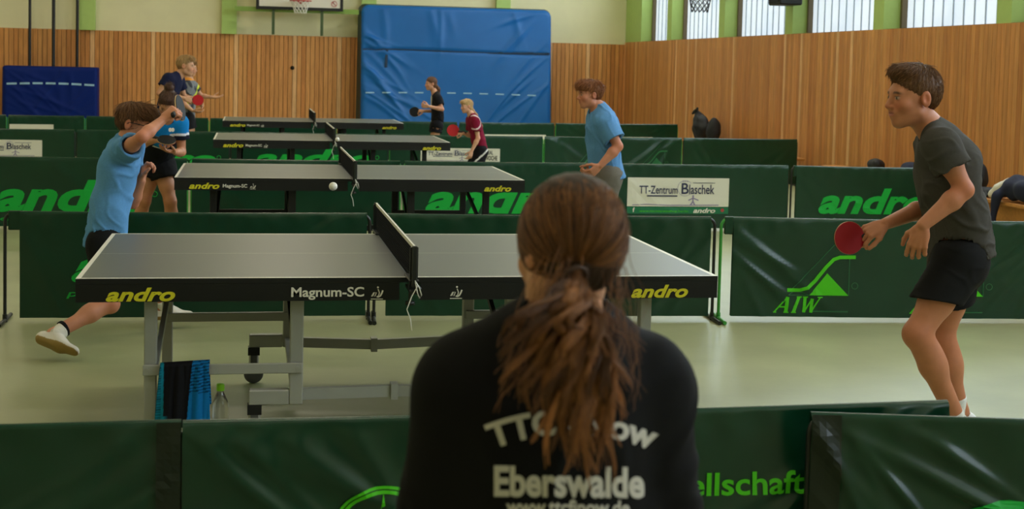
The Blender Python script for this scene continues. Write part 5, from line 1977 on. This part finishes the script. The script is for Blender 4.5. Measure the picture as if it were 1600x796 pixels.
ends = [(800, 600, .3), (815, 640, .4), (790, 560, .2), (842, 690, .6), (856, 716, .7), (870, 700, .7), (880, 738, .8), (895, 690, .8), (905, 724, .9), (918, 690, .9), (930, 752, .9), (942, 700, .7), (950, 740, .8), (962, 660, .6), (962, 640, .5), (972, 610, .4),
        (866, 640, .8), (888, 600, .9), (912, 650, .9), (935, 610, .8), (900, 560, 1), (925, 560, .9), (875, 575, .9), (955, 590, .6), (846, 600, .5), (860, 655, .8), (945, 690, .8), (910, 700, .9), (830, 620, .5), (958, 680, .4)]
for li, (ex, ey, th) in enumerate(ends * 3):
    if li >= len(ends):
        ex += rg.uniform(-22, 22)
        ey += rg.uniform(-40, 25)
    K = 26
    t = np.linspace(0, 1, K)
    e = p(ex, ey, -.185 - .035 * th)
    m1 = p(lerp(905, ex, .55 if ex < 840 else .42) + rg.uniform(-8, 8), 430 + (ey - 430) * .42, -.205 - .03 * th)
    m0 = tie + np.array([rg.uniform(-.012, .012), -.024, -.012])
    # bezier
    b0, b1, b2, b3 = tie + np.array([rg.uniform(-.008, .008), .012, .010]), m0, m1, e
    ctr = ((1 - t) ** 3)[:, None] * b0 + (3 * (1 - t) ** 2 * t)[:, None] * b1 + (3 * (1 - t) * t * t)[:, None] * b2 + (t ** 3)[:, None] * b3
    ph, fq, am = rg.uniform(0, 6.3), rg.uniform(8, 14), rg.uniform(.008, .021)
    wv = am * np.clip(t * 1.8 - .25, 0, 1)
    ctr[:, 0] += wv * np.sin(t * fq + ph)
    ctr[:, 1] += wv * .8 * np.cos(t * fq * .9 + ph)
    lr = rg.uniform(.004, .0095)
    prof = lr * (0.45 + 1.0 * np.sin(np.clip(t * 1.1, 0, 1) * math.pi) ** .8) * (1 - .85 * t ** 2)
    lb = np.clip(rg.beta(1.1, 1.8), 0, 1)
    lk = rg.uniform(.45, 1.35)
    tw0, twr = rg.uniform(0, 6), rg.uniform(-3, 3)
    for j in range(44):
        a = rg.uniform(0, 2 * math.pi) + tw0
        rr = math.sqrt(rg.random())
        o = np.stack([np.cos(a + twr * t), np.sin(a + twr * t) * .8, 0 * t], 1) * (prof * rr)[:, None]
        fl = rg.normal(0, .003, 3) * (t ** 2)[:, None]
        tt = t * 0
        P = ctr + o + fl
        tk = t * rg.uniform(.72, 1.0)
        P = np.stack([np.interp(tk, t, P[:, c]) for c in range(3)], 1)
        paths.append(P)
        rad.append(.0010 * (1 - .65 * t) + .0001)
        mixv = np.clip(lb * .8 + .22 * (rg.random() - .4) + .15 * t, 0, 1)[:, None]
        cols.append((hcol * (1 - mixv) + hhi * 1.15 * mixv) * lk * rg.uniform(.85, 1.1) * (.5 + .5 * np.clip(t * 4, 0, 1))[:, None])  # painted highlights per lock, and shade darkening the colour near the tie
# loose flyaway strands
for i in range(160):
    K = 26
    t = np.linspace(0, 1, K)
    sgn = rg.choice([-1, 1])
    s0 = W(sgn * rg.uniform(.02, .075), rg.uniform(-.11, -.03), rg.uniform(-.07, .02)) if i % 2 else tie
    e = p(890 + sgn * rg.uniform(20, 120), rg.uniform(520, 650), -.20)
    m1 = lerp(s0, e, .5) + np.array([sgn * rg.uniform(.0, .03), -.02, -.02])
    P = ((1 - t) ** 2)[:, None] * s0 + (2 * t * (1 - t))[:, None] * m1 + (t ** 2)[:, None] * e
    P[:, 0] += .006 * np.sin(t * rg.uniform(5, 12) + i)
    paths.append(P)
    rad.append(.0007 * (1 - .6 * t))
    mixv = np.full((K, 1), rg.uniform(.2, .7))
    cols.append(hcol * (1 - mixv) + hhi * mixv)
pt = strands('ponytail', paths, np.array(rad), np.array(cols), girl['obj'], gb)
MB().tube([tie + .017 * (math.cos(a) * hr + math.sin(a) * unit(np.cross(hr, np.array([0, -.9, -.4])))) + np.array([0, -.008, 0]) for a in np.linspace(0, 2 * math.pi, 25)[:-1]], .0035, 8, closed=True).build('hair_tie', M_brownband, girl['obj'], off=gb)
# print on the back of the jacket
_, jv, jf = girl['shirt']
bvh = BVHTree.FromPolygons([tuple(v) for v in jv], [tuple(f) for f in jf])


def on_back(px, py):
    o = CAM0
    d = at(px, py, 2.0) - o
    hit = bvh.ray_cast(Vector(o), Vector(unit(d)))
    q = np.array(hit[0]) if hit[0] is not None else at(px, py, 1.93)
    return q - unit(d) * .0035 - gb


jk = girl['shirt'][0]
pr_ = material('jacket_print', lin(205, 198, 188), rough=.7)
vs, fs = text_box('Eberswalde', 772, 1007, -777, -728, bold=.034)
link('lettering', flat_mesh('lettering', [(vs, fs)], lambda u, v: on_back(u, -v + (u - 772) * .012), 12), pr_, jk)
vs, fs = text_box('www.ttcfinow.de', 791, 984, -803, -780, bold=.025)
link('lettering', flat_mesh('lettering', [(vs, fs)], lambda u, v: on_back(u, -v + (u - 772) * .012), 12), pr_, jk)
vs, fs = text_box('TTC Finow', 6, 279, 0, 41, bold=.034)


def arch(u, v):
    R = 330.0
    a = (u - 142.5) / R * .93
    return on_back(895 + (R + v) * math.sin(a), 1010 + (u - 142) * .01 - (R + v) * math.cos(a))


link('lettering', flat_mesh('lettering', [(vs, fs)], arch, 12), pr_, jk)

# ------------------------------------------------------------------ small things
# towel over the front rail of the silver-legged table
TY = 6.618 - .615 - .033
xa, xb = at(249, 566, TY)[0], at(329, 566, TY)[0]
W_ = xb - xa
nu, nv_ = 90, 120
rows, cl = [], []
ct, cbk, cbl = lin(14, 118, 140), lin(20, 20, 24), lin(14, 110, 176)
for j in range(nv_ + 1):
    v = j / nv_
    row, crow = [], []
    for i in range(nu + 1):
        u = i / nu
        # from the back hem over the rail to the front hem
        sdist = -0.20 + v * (.20 + .285)
        fold = .008 * math.sin(u * 9 + 1) * min(1, abs(sdist) / .08) + .006 * math.sin(u * 23 + v * 4)
        skew = .010 * (u - .5)
        if sdist < -.02:
            y, z = TY + .012 - fold * .4 + .006, .378 + sdist + .02
        elif sdist > .02:
            y, z = TY - .018 - .012 - abs(fold) * .9 - .02 * (sdist), .378 - (sdist - .02) + skew
        else:
            a = (sdist + .02) / .04 * math.pi
            y, z = TY - .006 + .024 * math.cos(a), .380 + .010 * math.sin(a) + skew
        x = xa + W_ * (u * (1 - .04 * math.sin(v * 3)) + .02)
        if u < .16:
            x -= .02 * max(0, sdist - .02) / .25
        row.append((x, y, z))
        s = sdist
        e1 = .05 + .35 * max(0, s)
        e2 = .66 - .12 * max(0, s) / .25
        if abs(u - e1) < .025:
            c = ct
        elif u < e1:
            c = ct * (.35 if (s * 90) % 1 < .45 else .9)
        elif u < e2:
            c = cbk
        else:
            c = cbl * (.25 if (s < .14 and (s * 75 + u * 2) % 1 < .42) else 1.0)
        crow.append(c)
    rows.append(row)
    cl.append(crow)
R_ = np.array(rows)
C_ = np.array(cl).reshape(-1, 3)
idx = np.arange((nu + 1) * (nv_ + 1)).reshape(nv_ + 1, nu + 1)
F = np.stack([idx[:-1, :-1], idx[:-1, 1:], idx[1:, 1:], idx[1:, :-1]], -1).reshape(-1, 4)
base = np.array([(xa + xb) / 2, TY, .10])
tw = link('towel', mesh_np('towel', R_.reshape(-1, 3) - base, F[:, ::-1], C_), M_fabric)
tw.location = base
sm = tw.modifiers.new('thick', 'SOLIDIFY')
sm.thickness = .006
tag(tw, 'black and blue striped towel hanging over the rail of the silver-legged table', 'towel')

# bottle
bc = at(344, 655, 6.12)
bc[2] = 0
bt = empty('water_bottle', tuple(bc))
tag(bt, 'clear plastic bottle with a lime green cap on the floor under the table', 'bottle')
M_pet = material('clear_plastic', (.93, .95, .95), rough=.06, spec=.5, trans=.92)
MB().lathe((0, 0, 0), [(.001, .002), (.030, .0), (.036, .008), (.037, .03), (.035, .05), (.037, .07), (.035, .09), (.037, .11), (.036, .14), (.037, .155), (.033, .175), (.023, .20), (.0145, .218), (.0135, .226), (.0135, .24)], 28).build('body', M_pet, bt)
MB().lathe((0, 0, 0), [(.001, .225), (.0165, .225), (.0172, .228), (.0172, .250), (.015, .254), (.001, .254)], 24).build('cap', material('lime_cap', lin(165, 245, 45), rough=.4), bt)

# balls in play
for px, py, Y, lab in ((520.5, 291.5, 6.55, 'white ball flying over the silver-legged table'), (527, 218, 13.0, 'small white ball in flight beside the net of the third table')):
    c = at(px, py, Y)
    m = MB()
    m.lathe((0, 0, 0), [(.02 * math.sin(a), -.02 * math.cos(a)) for a in np.linspace(0, math.pi, 15)], 24)
    o = m.build('table_tennis_ball', M_ball)
    o.location = c
    tag(o, lab, 'ball', 'balls in play')

# things on the near benches
def bag_at(px, py, Y, prims, *a, **k):
    c = at(px, py, Y)
    P = [dict(q) for q in prims]
    for q in P:
        for key in ('a', 'b', 'c', 'lo', 'hi'):
            if key in q:
                q[key] = np.asarray(q[key]) + c
    return bagset(0, 0, 0, 0, P, *a, **k)


z0 = .46
X0 = 7.44
bagset(0, 0, 0, 0, [ell((X0, 13.03, z0 + .052), (.12, .12, .045), k=.02), cone((X0 - .08, 12.98, z0 + .05), (X0 - .12, 12.90, z0 + .02), .02, .02, k=.02)], 'shoulder_bag', 'flat black bag lying on the right-hand bench', 'bag', M_bag, seed=5)
bagset(0, 0, 0, 0, [ell((X0 + .02, 12.80, z0 + .10), (.11, .09, .09), k=.04), ell((X0 + .03, 12.72, z0 + .13), (.09, .08, .09), k=.05), ell((X0 - .05, 12.86, z0 + .05), (.06, .06, .05), k=.04)], 'towel', 'crumpled white towel between the black bag and the navy jacket', 'towel', M_whitecloth, seed=6, noise=.010)
bagset(0, 0, 0, 0, [ell((X0 - .03, 12.47, z0 + .145), (.13, .16, .125), k=.05), ell((X0 - .02, 12.25, z0 + .14), (.14, .20, .12), k=.05), cone((X0 - .10, 12.54, z0 + .13), (X0 - .195, 12.58, z0 + .06), .045, .04, k=.03), cone((X0 - .195, 12.58, z0 + .06), (X0 - .205, 12.60, z0 - .20), .04, .035, k=.03)], 'jacket', 'navy jacket heaped on the right-hand bench with one sleeve hanging down', 'jacket', M_navycloth, seed=7, noise=.012)
bagset(0, 0, 0, 0, [ell((X0, 13.33, z0 + .178), (.12, .13, .165), k=.04)] + [cone((X0 - .02, 13.33 + .07 * math.cos(a), z0 + .31 + .12 * math.sin(a)), (X0 - .02, 13.33 + .07 * math.cos(a2), z0 + .31 + .12 * math.sin(a2)), .016, .016, k=.01) for a, a2 in zip(np.linspace(0, math.pi, 9)[:-1], np.linspace(0, math.pi, 9)[1:])], 'holdall', 'black bag with an upright handle behind the back of the man in grey', 'bag', M_bag, seed=8, h=.01)
bagset(0, 0, 0, 0, [ell((8.06, 17.0, .50), (.10, .15, .09), k=.03), ell((8.02, 16.9, .52), (.06, .08, .06), k=.03)], 'shoe_bag', 'dark bundle on the bench just above the third-row barrier', 'bag', M_bag, seed=9)
bagset(0, 0, 0, 0, [ell((8.06, 16.0, .515), (.11, .20, .10), k=.03), ell((8.04, 15.8, .495), (.08, .12, .08), k=.03)], 'folded_jacket', 'dark folded jacket on the bench to the left of the man in grey', 'jacket', M_navycloth, seed=10)
